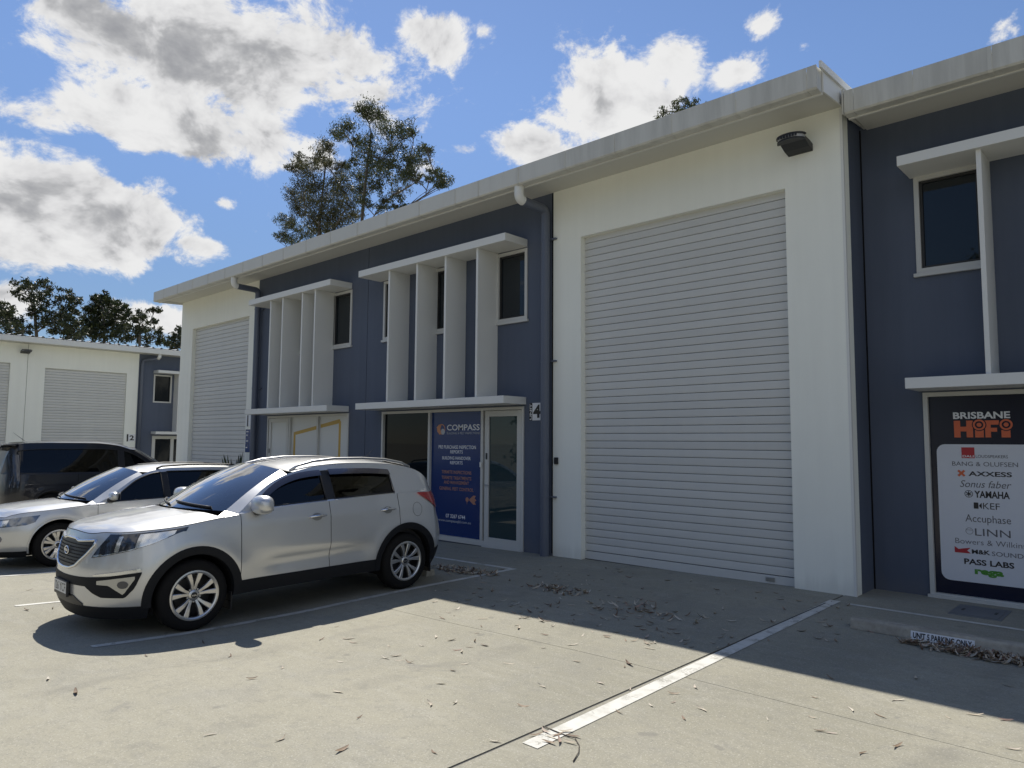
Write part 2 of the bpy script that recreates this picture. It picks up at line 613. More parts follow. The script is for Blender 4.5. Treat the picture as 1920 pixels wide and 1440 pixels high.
def car_paint(name, col, metal, rough, coat=1.0):
    m = pmat(name, col, rough, metal, coat=coat)
    b, p = nodes(m)
    tc = b.n('ShaderNodeTexCoord')
    n = b.noise(tc.outputs['Object'], 3.0, 4, 0.6)
    fl = b.noise(tc.outputs['Object'], 900, 1, 0.5)
    r = b.math('ADD', b.math('MULTIPLY', b.math('SUBTRACT', n, 0.5), 0.10), rough)
    b.link(r, p.inputs['Roughness'])
    mx = b.mix(b.sstep(fl, 0.3, 0.7), tuple(c * 0.93 for c in col), tuple(min(1, c * 1.05) for c in col))
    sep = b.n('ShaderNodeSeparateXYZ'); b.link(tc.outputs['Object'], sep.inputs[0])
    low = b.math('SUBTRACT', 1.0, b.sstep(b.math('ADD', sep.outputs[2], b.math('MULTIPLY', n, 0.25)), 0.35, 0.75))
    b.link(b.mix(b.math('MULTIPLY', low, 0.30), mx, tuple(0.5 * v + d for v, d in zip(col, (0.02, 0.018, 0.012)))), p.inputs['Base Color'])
    return m


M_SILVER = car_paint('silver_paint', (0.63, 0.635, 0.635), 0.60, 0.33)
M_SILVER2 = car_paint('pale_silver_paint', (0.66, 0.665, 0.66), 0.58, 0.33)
M_DARKPAINT = car_paint('dark_blue_black_paint', (0.006, 0.007, 0.013), 0.0, 0.3, 0.55)
M_ALLOY = pmat('machined_alloy', (0.62, 0.61, 0.60), 0.28, 0.9)
M_ALLOYD = pmat('dark_wheel_barrel', (0.05, 0.05, 0.052), 0.5, 0.4)
M_CLAD = pmat('charcoal_cladding', (0.010, 0.011, 0.014), 0.62, spec=0.25)
M_LAMP = pmat('lamp_glass', (0.20, 0.22, 0.25), 0.06, 0.55, coat=1.0)
M_LAMPW = pmat('lamp_reflector', (0.75, 0.75, 0.74), 0.15, 0.8, coat=1.0)
M_LAMPD = pmat('lamp_dark_bezel', (0.03, 0.035, 0.05), 0.08, 0.2, coat=1.0)
M_RED = pmat('red_lens', (0.38, 0.012, 0.012), 0.08, 0.0, coat=1.0)
M_PLATE = pmat('plate_white', (0.68, 0.68, 0.66), 0.45)
M_INTER = pmat('interior_trim', (0.035, 0.035, 0.037), 0.8)
M_SEAT = pmat('seat_cloth', (0.05, 0.05, 0.052), 0.9)
M_STOP = None


def stop_mat():
    m = pmat('wheel_stop_concrete', (0.30, 0.28, 0.24), 0.9)
    b, p = nodes(m); P = objco(b)
    n = b.noise(P, 5, 6, 0.65); f = b.noise(P, 80, 3, 0.7)
    c = b.mix(b.sstep(n, 0.35, 0.7), (0.30, 0.275, 0.225), (0.46, 0.425, 0.35))
    b.link(b.mix(b.math('MULTIPLY', b.sstep(f, 0.5, 0.7), 0.4), c, (0.15, 0.14, 0.12)), p.inputs['Base Color'])
    bump(b, p, f, 0.4, 0.004)
    return m


M_STOP = stop_mat()

# sign colours
M_SBLUE = pmat('sign_blue_film', (0.006, 0.030, 0.14), 0.25)
M_SWHITE = pmat('sign_white_print', (0.75, 0.76, 0.77), 0.4)
M_SGREY = pmat('sign_grey_print', (0.42, 0.44, 0.47), 0.4)
M_SORANGE = pmat('sign_orange_print', (0.55, 0.23, 0.10), 0.4)
M_SCOPPER = pmat('sign_copper_print', (0.42, 0.20, 0.13), 0.4)
M_SNAVY = pmat('sign_dark_navy_film', (0.010, 0.011, 0.028), 0.18)
M_SPANEL = pmat('sign_pale_panel', (0.62, 0.64, 0.68), 0.3)
M_SRED = pmat('sign_red_print', (0.42, 0.02, 0.03), 0.4)
M_SORED = pmat('sign_orange_red_print', (0.62, 0.13, 0.05), 0.35)
M_SBLACK = pmat('sign_black_print', (0.015, 0.015, 0.017), 0.4)
M_SDGREY = pmat('sign_dark_grey_print', (0.10, 0.10, 0.11), 0.4)
M_SGREEN = pmat('sign_green_print', (0.07, 0.26, 0.03), 0.4)
M_SYELLOW = pmat('sign_yellow_print', (0.52, 0.33, 0.05), 0.4)
M_FROST = pmat('frosted_film', (0.62, 0.63, 0.61), 0.35)


def leaf_mat(name, c1, c2, c3, trans=0.25):
    m = bpy.data.materials.new(name); m.use_nodes = True
    b, p = nodes(m)
    g = b.n('ShaderNodeNewGeometry')
    col = b.ramp(g.outputs['Random Per Island'], [(0.0, c1), (0.5, c2), (1.0, c3)])
    b.link(col, p.inputs['Base Color'])
    p.inputs['Roughness'].default_value = 0.5
    out = [n for n in b.t.nodes if n.type == 'OUTPUT_MATERIAL'][0]
    tl = b.n('ShaderNodeBsdfTranslucent'); b.link(col, tl.inputs[0])
    mx = b.n('ShaderNodeMixShader'); mx.inputs[0].default_value = trans
    b.link(p.outputs[0], mx.inputs[1]); b.link(tl.outputs[0], mx.inputs[2]); b.link(mx.outputs[0], out.inputs[0])
    return m


M_GUM = leaf_mat('gum_foliage', (0.032, 0.046, 0.016), (0.055, 0.070, 0.025), (0.095, 0.10, 0.036), 0.3)
M_GUM2 = leaf_mat('gum_foliage_brown', (0.042, 0.048, 0.018), (0.065, 0.070, 0.026), (0.105, 0.092, 0.036), 0.3)
M_FIG = leaf_mat('dark_evergreen_foliage', (0.016, 0.026, 0.008), (0.028, 0.042, 0.011), (0.06, 0.07, 0.018), 0.2)
M_FARGUM = leaf_mat('far_gum_foliage', (0.022, 0.032, 0.012), (0.038, 0.050, 0.018), (0.06, 0.066, 0.024), 0.2)
M_BARK = pmat('gum_bark', (0.10, 0.085, 0.07), 0.9)


def litter_mat():
    m = bpy.data.materials.new('dry_leaf'); m.use_nodes = True
    b, p = nodes(m)
    oi = b.n('ShaderNodeObjectInfo'); g = b.n('ShaderNodeNewGeometry')
    r = b.math('FRACT', b.math('ADD', oi.outputs['Random'], g.outputs['Random Per Island']))
    c = b.ramp(r, [(0.0, (0.13, 0.075, 0.045)), (0.3, (0.24, 0.17, 0.11)), (0.55, (0.42, 0.36, 0.27)), (0.8, (0.55, 0.50, 0.41)), (1.0, (0.18, 0.06, 0.035))])
    b.link(c, p.inputs['Base Color']); p.inputs['Roughness'].default_value = 0.7
    return m


M_LITTER = litter_mat()

# ------------------------------------------------------------------ ground
_gy = [-60, 0.0, 2.3, 2.75, 3.2, 3.8, 4.4, 5.0, 5.9, 6.7, 7.7, 9.06, 12, 60]
_gz = [-0.03, -0.03, -0.055, -0.077, -0.096, -0.095, -0.093, -0.076, -0.060, -0.054, -0.045, -0.03, -0.03, -0.03]


def gz(x, y):
    t = float(np.interp(y, _gy, _gz))
    k = min(max((-3.2 - x) / 3.6, 0.0), 1.0); k = k * k * (3 - 2 * k)
    w = 0.10 + 0.90 * k
    ex = -0.012 * min(max(-7.0 - x, 0.0), 30.0)
    return t * w + ex


def sheet(name, x0, x1, y0, y1, off, mat, parent=None, step=0.4, skirt=0.0, skew=0.0):
    nx = max(2, int((x1 - x0) / step) + 1); ny = max(2, int((y1 - y0) / step) + 1)
    nx = min(nx, 120); ny = min(ny, 120)
    xs = np.linspace(x0, x1, nx); ys = np.linspace(y0, y1, ny)
    m = MB()
    m.grid([[(x + skew * (y - y0) / (y1 - y0), y, gz(x, y) + off) for y in ys] for x in xs])
    if skirt:
        ring = [(x, y0) for x in xs] + [(x1, y) for y in ys] + [(x, y1) for x in xs[::-1]] + [(x0, y) for y in ys[::-1]]
        m.grid([[(x, y, gz(x, y) + off) for x, y in ring], [(x, y, gz(x, y) + off - skirt) for x, y in ring]])
    return m.build(name, mat, parent, smooth=not skirt, weld=1e-5 if skirt else None)


M_EARTH = pmat('bare_ground', (0.16, 0.15, 0.11), 0.95)
ground = MB().grid([[(x, y, -0.75) for y in (-600, -60, 60, 600)] for x in (-600, -60, 60, 600)]).build('ground', M_EARTH)
tag(ground, kind='structure')
GX = [-36.0, -22.2, -12.62, -3.03, 6.6, 30.0]
GYS = [-36.0, -4.6, 5.06, 9.4, 14.0]
g = 0.004
for i in range(len(GX) - 1):
    for j in range(len(GYS) - 1):
        wl = 0.012 if i > 0 else 0
        near = (j in (1, 2)) and i in (1, 2, 3)
        sheet('concrete_slab', GX[i] + (0.011 if i else 0), GX[i + 1] - 0.011, GYS[j] + (0.003 if j != 3 else 0), GYS[j + 1] - 0.003, 0.0, M_CONC, ground, 0.3 if near else 1.0, 0.05)
M_FILL = pmat('joint_sealant', (0.025, 0.025, 0.026), 0.7)
for x in GX[1:-1]:
    sheet('joint_filler', x - 0.014, x + 0.014, -4.6, 9.4, -0.006, M_FILL, ground, 0.3)
for y in (5.06,):
    sheet('joint_filler', -36, 30, y - 0.006, y + 0.006, -0.008, M_FILL, ground, 0.3)


def line(name, x0, x1, y0, y1, label, off=0.004, skew=0.0):
    o = sheet(name, x0, x1, y0, y1, off, M_LINE, None, 0.25, 0.0, skew)
    tag(o, kind='structure'); o['label'] = label
    return o


line('parking_line', -7.20, -7.11, 2.27, 7.70, 'white painted bay line beside the silver SUV')
line('parking_line', -9.67, -9.59, 2.25, 7.70, 'white painted bay line under the nose of the silver SUV')
line('parking_line', -12.17, -12.09, 2.30, 7.70, 'white painted bay line beside the silver wagon')
line('parking_line', -9.59, -7.11, 7.705, 7.785, 'white painted line across the head of the SUV bay')
line('parking_line', -2.965, -2.845, 3.30, 8.66, 'wide white worn bay line beside the roller door', skew=-0.09)
sheet('joint_filler', -3.036, -3.020, 6.35, 8.45, 0.0052, M_FILL, ground, 0.3)
line('parking_line', -2.83, 2.2, 8.55, 8.62, 'white painted line across the head of the unit 5 bay')


def wheel_stop(x0, x1, y, label):
    z = gz((x0 + x1) / 2, y)
    prof = [(y - 0.085, z), (y - 0.065, z + 0.085), (y - 0.045, z + 0.10), (y + 0.045, z + 0.10), (y + 0.065, z + 0.085), (y + 0.085, z)]
    o = MB().prism_x(prof, x0, x1).build('wheel_stop', M_STOP, None, bevel=0.012)
    return tag(o, label, 'wheel stop', 'concrete wheel stops')


wheel_stop(-2.46, -0.66, 7.56, 'concrete wheel stop with the unit 5 plate, in front of the dark sign window')
wheel_stop(-9.3, -7.66, 6.63, 'concrete wheel stop tucked behind the silver SUV')


# ------------------------------------------------------------------ lettering
def text_mesh(body, x0, x1, z0, z1, Y, bold=0.0, shear=0.0, rot=False, depth=0.0015):
    cu = bpy.data.curves.new('t', 'FONT')
    cu.body = body; cu.size = 1.0; cu.offset = bold; cu.shear = shear; cu.resolution_u = 3
    o = bpy.data.objects.new('t', cu); COL.objects.link(o)
    bpy.context.view_layer.update()
    dg = bpy.context.evaluated_depsgraph_get()
    me = bpy.data.meshes.new_from_object(o.evaluated_get(dg))
    bpy.data.objects.remove(o); bpy.data.curves.remove(cu)
    n = len(me.vertices)
    co = np.empty(n * 3); me.vertices.foreach_get('co', co); co = co.reshape(-1, 3)
    if rot:
        co = np.stack([-co[:, 1], co[:, 0], co[:, 2]], 1)
    mn = co.min(0); mx = co.max(0)
    u = (co[:, 0] - mn[0]) / max(mx[0] - mn[0], 1e-6); v = (co[:, 1] - mn[1]) / max(mx[1] - mn[1], 1e-6)
    out = np.stack([x0 + u * (x1 - x0), np.full(n, Y), z0 + v * (z1 - z0)], 1)
    me.vertices.foreach_set('co', out.ravel()); me.update()
    return me


def text(body, x0, x1, z0, z1, Y, mat, parent, bold=0.0, shear=0.0, rot=False, name='lettering'):
    me = text_mesh(body, x0, x1, z0, z1, Y, bold, shear, rot)
    me.materials.clear()
    return obj_mesh(name, me, mat, parent)


def plate_y(name, x0, x1, z0, z1, Y, t, mat, parent=None, bevel=0.0):
    return box(name, x0, x1, Y - t, Y, z0, z1, mat, parent, bevel)


def flat(name, pts, Y, mat, parent, t=0.0015):
    """flat shape in the wall plane from (x,z) points"""
    return MB().prism_y(pts, Y - t, Y).build(name, mat, parent)


def ring_pts(cx, cz, r, n=28):
    return [(cx + r * math.cos(2 * math.pi * k / n), cz + r * math.sin(2 * math.pi * k / n)) for k in range(n)]


def annulus(name, cx, cz, r0, r1, Y, mat, parent, n=32, sx=1.0):
    m = MB()
    a = [[(cx + sx * r * math.cos(2 * math.pi * k / n), Y, cz + r * math.sin(2 * math.pi * k / n)) for k in range(n + 1)] for r in (r0, r1)]
    m.grid(a)
    return m.build(name, mat, parent)


# ------------------------------------------------------------------ main building
YW = 9.06          # face of units 3 and 4
Y5 = 9.72          # recessed face of unit 5
ZS = 5.95          # soffit
BD = empty('warehouse_building', (-12.65, YW, 0))
tag(BD, 'white and navy two storey warehouse row with roller doors and a long pale gutter', 'building')
WB = -0.35         # walls run below ground


def wall_with_openings(name, x0, x1, z1, Y, thick, mat, openings, parent=BD):
    """wall on the plane Y (front) with rectangular openings (x0,x1,z0,z1)"""
    m = MB()
    xs = sorted({x0, x1} | {o[0] for o in openings} | {o[1] for o in openings})
    zs = sorted({WB, z1} | {o[2] for o in openings} | {o[3] for o in openings})
    ok = lambda cx, cz: not any(o[0] < cx < o[1] and o[2] < cz < o[3] for o in openings)
    cell = {}
    for i in range(len(xs) - 1):
        for j in range(len(zs) - 1):
            cell[i, j] = ok((xs[i] + xs[i + 1]) / 2, (zs[j] + zs[j + 1]) / 2)
    a, c = Y, Y + thick
    for (i, j), v in cell.items():
        if not v: continue
        X0, X1, Z0, Z1 = xs[i], xs[i + 1], zs[j], zs[j + 1]
        m.poly([(X0, a, Z0), (X1, a, Z0), (X1, a, Z1), (X0, a, Z1)])
        m.poly([(X0, c, Z0), (X0, c, Z1), (X1, c, Z1), (X1, c, Z0)])
        if not cell.get((i - 1, j)): m.poly([(X0, a, Z0), (X0, a, Z1), (X0, c, Z1), (X0, c, Z0)])
        if not cell.get((i + 1, j)): m.poly([(X1, a, Z0), (X1, c, Z0), (X1, c, Z1), (X1, a, Z1)])
        if not cell.get((i, j + 1)): m.poly([(X0, a, Z1), (X1, a, Z1), (X1, c, Z1), (X0, c, Z1)])
        if not cell.get((i, j - 1)): m.poly([(X0, a, Z0), (X0, c, Z0), (X1, c, Z0), (X1, a, Z0)])
    return m.build(name, mat, parent, weld=1e-4)


def window(x0, x1, z0, z1, Y, parent=BD, mat=M_PANE, sill=True, dx=None):
    fr = 0.055
    m = MB()
    ya, yb = Y - 0.022, Y + 0.09
    m.box(x0, x0 + fr, ya, yb, z0, z1).box(x1 - fr, x1, ya, yb, z0, z1)
    m.box(x0 + fr, x1 - fr, ya + 0.001, yb, z1 - fr, z1).box(x0 + fr, x1 - fr, ya + 0.001, yb, z0, z0 + fr)
    w = m.build('window', M_ALU, parent)
    m = MB(); f2 = 0.03; A0, A1, B0, B1 = x0 + fr, x1 - fr, z0 + fr, z1 - fr
    m.box(A0, A0 + f2, Y + 0.01, Y + 0.06, B0, B1).box(A1 - f2, A1, Y + 0.01, Y + 0.06, B0, B1)
    m.box(A0 + f2, A1 - f2, Y + 0.011, Y + 0.06, B1 - f2, B1).box(A0 + f2, A1 - f2, Y + 0.011, Y + 0.06, B0, B0 + f2)
    m.build('sash', M_ALUD, w)
    plate_y('pane', A0 + f2 - 0.002, A1 - f2 + 0.002, B0 + f2 - 0.002, B1 - f2 + 0.002, Y + 0.045, 0.006, mat, w)
    if sill:
        box('sill', x0 - 0.03, x1 + 0.03, Y - 0.045, Y - 0.002, z0 - 0.045, z0 - 0.003, M_ALU, w)
    return w


def slat_mesh(x0, x1, p):
    prof = [(0.006, 0.003), (-0.006, 0.007), (-0.009, p * 0.3), (-0.009, p * 0.75), (-0.006, p - 0.005), (0.006, p - 0.001)]
    m = MB(); m.prism_x(prof + [(0.012, p - 0.001), (0.012, 0.003)], x0, x1)
    me = bpy.data.meshes.new('slat'); me.from_pydata(m.v, [], m.f)
    me.materials.append(M_SLAT)
    return fix_normals(me)


def roller(x0, x1, ztop, Y, parent=BD, pitch=0.1135, zbot=0.0):
    n = int(math.ceil((ztop - zbot - 0.10) / pitch))
    m = MB().box(x0, x1, Y - 0.022, Y + 0.02, zbot - 0.02, zbot + 0.095)
    d = m.build('roller_door', M_SLAT, parent, bevel=0.004)
    me = slat_mesh(x0, x1, pitch)
    for k in range(n):
        o = bpy.data.objects.new('slat', me); COL.objects.link(o)
        o.parent = d
        o.location = (0, Y, zbot + 0.10 + k * pitch)
    # bottom weather strip, guide channels
    box('weather_strip', x0, x1, Y - 0.008, Y + 0.008, zbot - 0.08, zbot - 0.021, M_BLACK, d)
    box('backing', x0, x1, Y + 0.03, Y + 0.05, zbot, ztop, M_DARK, d)
    box('guide', x0 - 0.03, x0 - 0.001, Y - 0.02, Y + 0.04, zbot - 0.08, ztop - 0.002, M_DARK, d)
    box('guide', x1 + 0.001, x1 + 0.03, Y - 0.02, Y + 0.04, zbot - 0.08, ztop - 0.002, M_DARK, d)
    return d


SHOP4 = (-12.06, -8.13, -0.05, 2.38)
SHOP3 = (-16.74, -13.24, -0.05, 2.38)
WIN4 = [(-8.80, -8.07, 3.87, 5.10), (-10.46, -9.74, 3.87, 5.10), (-12.08, -11.36, 3.87, 5.10)]
WIN3 = [(-13.96, -13.22, 3.87, 5.10), (-15.62, -14.88, 3.87, 5.10)]
ROL4 = (-6.93, -3.615, WB - 0.01, 5.075)
ROL3 = (-21.36, -17.90, WB - 0.01, 5.06)
wall_with_openings('wall', -7.50, -2.89, ZS + 0.02, YW - 0.004, 0.20, M_WHITE, [ROL4])
wall_with_openings('wall', -12.642, -7.501, ZS + 0.02, YW, 0.20, M_NAVY, [SHOP4] + WIN4)
wall_with_openings('wall', -17.419, -12.658, ZS + 0.02, YW, 0.20, M_NAVY, [SHOP3] + WIN3)
wall_with_openings('wall', -22.16, -17.42, ZS + 0.02, YW - 0.004, 0.20, M_WHITE, [ROL3])
box('wall_joint', -12.660, -12.640, YW + 0.012, YW + 0.15, WB, ZS, M_DARK, BD)
box('wall_joint', -7.53, -7.503, YW - 0.002, YW + 0.001, 0.0, ZS - 0.02, M_DARK, BD)
# end wall and the unit 5 recess
box('wall', -22.16, -21.96, YW + 0.2, 21.0, WB, 5.95, M_WHITE, BD)
box('wall', -3.09, -2.889, YW + 0.198, Y5 + 0.2, WB, 5.93, M_NAVY, BD)
box('corner_strip', -2.915, -2.884, YW - 0.008, YW + 0.03, WB, ZS - 0.03, M_TRIM, BD)
box('wall_joint', -2.886, -2.872, Y5 - 0.012, Y5 - 0.001, WB, 5.84, M_DARK, BD)
UN5 = (-2.27, 2.05, -0.05, 2.40)
WIN5 = [(-2.28, -1.55, 3.86, 5.06), (0.1, 0.83, 3.86, 5.06)]
ROL5 = (3.1, 6.4, WB - 0.01, 5.075)
wall_with_openings('wall', -2.888, 2.4, 5.9, Y5, 0.20, M_NAVY, [UN5] + WIN5)
wall_with_openings('wall', 2.401, 7.1, 5.9, Y5 - 0.004, 0.20, M_WHITE, [ROL5])
box('wall', 6.9, 7.1, Y5 + 0.2, 21.0, WB, 5.95, M_WHITE, BD)
box('wall', -22.16, 7.1, 21.0, 21.2, WB, 6.6, M_WHITE, BD)
for w in WIN4 + WIN3: window(*w, YW)
for w in WIN5: window(*w, Y5)
rd4 = roller(ROL4[0], ROL4[1], ROL4[3], YW + 0.11)
box('lock', -4.02, -3.90, YW + 0.076, YW + 0.0875, 0.02, 0.075, M_STEEL, rd4, 0.004)
roller(ROL3[0], ROL3[1], ROL3[3], YW + 0.11)
roller(ROL5[0], ROL5[1], ROL5[3], Y5 + 0.11)
# dark room behind the glazing, so nothing shines through
box('room', -16.9, -8.0, YW + 0.35, YW + 0.4, 0, 5.8, M_DARK, BD)
box('room', -2.6, 2.3, Y5 + 0.35, Y5 + 0.4, 0, 5.8, M_DARK, BD)


def eaves(x0, x1, yf, yw, zt, joints, x0cap=True):
    """gutter lengths, fascia strip and soffit"""
    d = 0.155
    prof = [(yf, zt), (yf, zt - 0.265), (yf + 0.02, zt - 0.285), (yf + d, zt - 0.285), (yf + d, zt - 0.02), (yf + d - 0.008, zt - 0.02), (yf + d - 0.008, zt - 0.277), (yf + 0.022, zt - 0.277), (yf + 0.008, zt - 0.262), (yf + 0.008, zt - 0.008), (yf + 0.02, zt - 0.008), (yf + 0.02, zt)]
    edges = [x0] + joints + [x1]
    for a, c in zip(edges[:-1], edges[1:]):
        m = MB().prism_x(prof, a + 0.003, c - 0.003)
        if c == x1: m.box(c - 0.006, c - 0.0016, yf + 0.008, yf + d - 0.008, zt - 0.277, zt - 0.02)
        if a == x0: m.box(a + 0.0016, a + 0.006, yf + 0.008, yf + d - 0.008, zt - 0.277, zt - 0.02)
        gt = m.build('gutter', M_GUTTER, BD)
        if c != x1:
            # lapped joint: a thin strap over the butt
            pr = [(yf - 0.004, zt - 0.002), (yf - 0.004, zt - 0.266), (yf + 0.018, zt - 0.289), (yf + d, zt - 0.289), (yf + d, zt - 0.2855), (yf + 0.02, zt - 0.2855), (yf - 0.0005, zt - 0.265), (yf - 0.0005, zt - 0.002)]
            MB().prism_x(pr, c - 0.04, c + 0.0).build('joint_strap', M_STRAP, gt)
    fz = zt - 0.25
    box('fascia', x0 + 0.002, x1 - 0.002, yf + d + 0.001, yf + d + 0.03, zt - 0.30, zt + 0.02, M_TRIM, BD)
    box('soffit', x0 + 0.004, x1 - 0.004, yf + d + 0.031, yw + 0.0, zt - 0.20, zt - 0.188, M_SOFFIT, BD)


jn = [-21.4 + 0.955 * k for k in range(15)]
jn = [x for x in jn if x < -8.8] + [-8.41, -7.52, -6.57, -5.68, -4.76, -3.86, -2.99]
eaves(-22.16, -2.875, 8.20, YW, 6.135, jn)
eaves(-2.80, 7.1, 8.86, Y5, 6.03, [-2.69, -2.05, -1.29, -0.4, 0.5, 1.4, 2.3, 3.2, 4.1, 5.0, 5.9])
# barge ends that close the eaves
MB().prism_x([(8.36, 6.16), (8.36, 5.86), (YW + 0.12, 5.93), (YW + 0.66, 6.02), (YW + 0.66, 6.20)], -2.874, -2.856).build('barge_board', M_TRIM, BD)
MB().prism_x([(8.22, 6.175), (8.22, 6.095), (YW + 0.66, 6.16), (YW + 0.66, 6.26)], -2.855, -2.828).build('barge_cap', M_TRIM, BD)
MB().prism_x([(8.36, 6.16), (8.36, 5.85), (21.1, 6.40), (21.1, 6.78)], -22.18, -22.163).build('barge_board', M_TRIM, BD)
MB().prism_x([(8.87, 6.06), (8.87, 5.755), (9.70, 5.84), (9.70, 6.1)], -2.826, -2.806).build('barge_board', M_GUTTER, BD)
# skillion roof sheets
m = MB()
m.prism_x([(8.30, 6.10), (8.30, 6.13), (21.2, 6.80), (21.2, 6.76)], -22.15, -2.88)
m.build('roof', M_TRIM, BD)
MB().prism_x([(8.98, 6.0), (8.98, 6.03), (21.2, 6.70), (21.2, 6.66)], -2.80, 7.1).build('roof', M_TRIM, BD)


def sunshade(x0, x1, yf, yw, fins, zlo=(2.41, 2.535), zhi=(5.12, 5.25)):
    a = box('awning', x0, x1, yf, yw - 0.001, zhi[0], zhi[1], M_TRIM, BD, 0.004)
    c = box('awning', x0, x1 - 0.01, yf, yw - 0.001, zlo[0], zlo[1], M_TRIM, BD, 0.004)
    for fx in fins:
        box('fin', fx - 0.025, fx + 0.025, yf + 0.06, yw - 0.001, zlo[1] + 0.001, zhi[0] - 0.001, M_TRIM, BD, 0.003)


sunshade(-12.22, -8.08, 8.50, YW, [-11.27, -10.42, -9.62, -8.80])
sunshade(-16.87, -13.25, 8.50, YW, [-15.88, -15.32, -14.46, -13.93])
sunshade(-2.32, 2.1, 9.16, Y5, [-1.51, -0.65, 0.25, 1.2], (2.42, 2.545), (5.06, 5.18))


def downpipe(x, Y, zt, ybase, white_first=True, zb=-0.1):
    r = 0.078
    yg = Y - 0.76; yp = Y - 0.105
    el = [(x, yg, zt - 0.28), (x, yg, zt - 0.40)]
    for k in range(5):
        a = R_(90) * (k + 1) / 5
        el.append((x, yg + 0.09 * (1 - math.cos(a)), zt - 0.40 - 0.09 * math.sin(a)))
    e = MB().tube(el, r, 14).build('downpipe_elbow', M_WPIPE, BD, smooth=True, sharp=1.0)
    pts = [(x, yg + 0.08, zt - 0.489), (x, yp - 0.10, zt - 0.50)]
    for k in range(6):
        a = R_(90) * (k + 1) / 6
        pts.append((x, yp - 0.10 + 0.10 * math.sin(a), zt - 0.50 - 0.10 * (1 - math.cos(a))))
    pts += [(x, yp, zt - 0.9), (x, yp, 2.0), (x, yp, zb)]
    p = MB().tube(pts, r - 0.004, 16).build('downpipe', M_NAVYPIPE, BD, smooth=True, sharp=1.0)
    for z in (zt - 1.0, 3.1, 0.9):
        MB().tube([(x, yp, z - 0.02), (x, yp, z + 0.02)], r + 0.001, 16).box(x + 0.06, x + 0.17, yp + 0.05, Y - 0.005, z - 0.012, z + 0.012).build('bracket', M_NAVYPIPE, p)
    return p


downpipe(-7.588, YW, 6.135, 0)
downpipe(-17.27, YW, 6.135, 0)
# short white stub of gutter overflow beside the far downpipe
box('fascia', -17.20, -16.9, 8.40, YW - 0.01, 5.62, 5.66, M_TRIM, BD) if False else None


def shopfront(x0, x1, z1, Y, mulls, parent=BD):
    f = 0.05; ya, yb = Y - 0.02, Y + 0.10
    m = MB().box(x0, x0 + f, ya, yb, -0.04, z1).box(x1 - f, x1, ya, yb, -0.04, z1).box(x0 + f, x1 - f, ya + 0.001, yb, z1 - f, z1).box(x0 + f, x1 - f, ya + 0.001, yb, -0.04, 0.05)
    for a in mulls: m.box(a - 0.028, a + 0.028, ya + 0.002, yb - 0.002, 0.05, z1 - f)
    return m.build('shopfront', M_ALU, parent)


YG = YW + 0.045
sf4 = shopfront(-12.06, -8.13, 2.38, YW, [-10.57, -9.13])
plate_y('pane', -12.012, -10.597, 0.049, 2.331, YG, 0.008, M_PANEDARK, sf4)
plate_y('pane', -10.543, -9.157, 0.049, 2.331, YG, 0.008, M_PANE, sf4)


def glazed_door(x0, x1, z1, Y, glass, parent, hinge_right=True):
    s = 0.10
    m = MB().box(x0, x0 + s, Y - 0.012, Y + 0.04, 0.0, z1).box(x1 - s, x1, Y - 0.012, Y + 0.04, 0.0, z1)
    m.box(x0 + s, x1 - s, Y - 0.011, Y + 0.04, z1 - s, z1).box(x0 + s, x1 - s, Y - 0.011, Y + 0.04, 0.0, 0.12)
    d = m.build('door', M_ALU, parent, bevel=0.003)
    plate_y('door_pane', x0 + s - 0.002, x1 - s + 0.002, 0.118, z1 - s + 0.002, Y + 0.02, 0.008, glass, d)
    hx = x0 + 0.05 if hinge_right else x1 - 0.05
    sg = 1 if hinge_right else -1
    MB().tube([(hx, Y - 0.012, 1.02), (hx, Y - 0.06, 1.02), (hx + sg * 0.10, Y - 0.065, 1.02)], 0.010, 8).build('handle', M_STEEL, d, smooth=True)
    MB().box(hx - 0.02, hx + 0.02, Y - 0.02, Y - 0.013, 1.47, 1.58).build('lock_plate', M_BLACK, d, bevel=0.004)
    return d


glazed_door(-9.06, -8.19, 2.322, YW, M_DOORPANE, BD)
box('threshold', -9.1, -8.18, YW - 0.03, YW + 0.1, -0.06, 0.002, M_ALU, BD)
box('alarm_contact', -9.15, -9.11, YW - 0.05, YW - 0.021, 1.33, 1.42, M_TRIM, BD, 0.006)

sf3 = shopfront(-16.74, -13.24, 2.38, YW, [-15.68, -14.47])
d3 = glazed_door(-16.66, -15.74, 2.322, YW, M_FROST, BD)
plate_y('pane', -15.652, -14.498, 0.049, 2.331, YG, 0.008, M_FROST, sf3)
plate_y('pane', -14.442, -13.288, 0.049, 2.331, YG, 0.008, M_FROST, sf3)

sf5 = shopfront(-2.27, 2.05, 2.40, Y5, [-0.78, 0.62])
plate_y('pane', -2.222, -0.808, 0.049, 2.351, Y5 + 0.045, 0.008, M_PANE, sf5)
plate_y('pane', -0.752, 0.592, 0.049, 2.351, Y5 + 0.045, 0.008, M_PANE, sf5)
glazed_door(0.68, 1.99, 2.29, Y5, M_DOORPANE, BD)
box('step_sill', -2.29, 2.07, Y5 - 0.05, Y5 - 0.021, -0.04, 0.03, M_ALU, BD)

# ---- signs (each a thing fixed to the glass or the wall)
def sign_root(name, loc, label):
    return tag(empty(name, loc), label, 'sign')


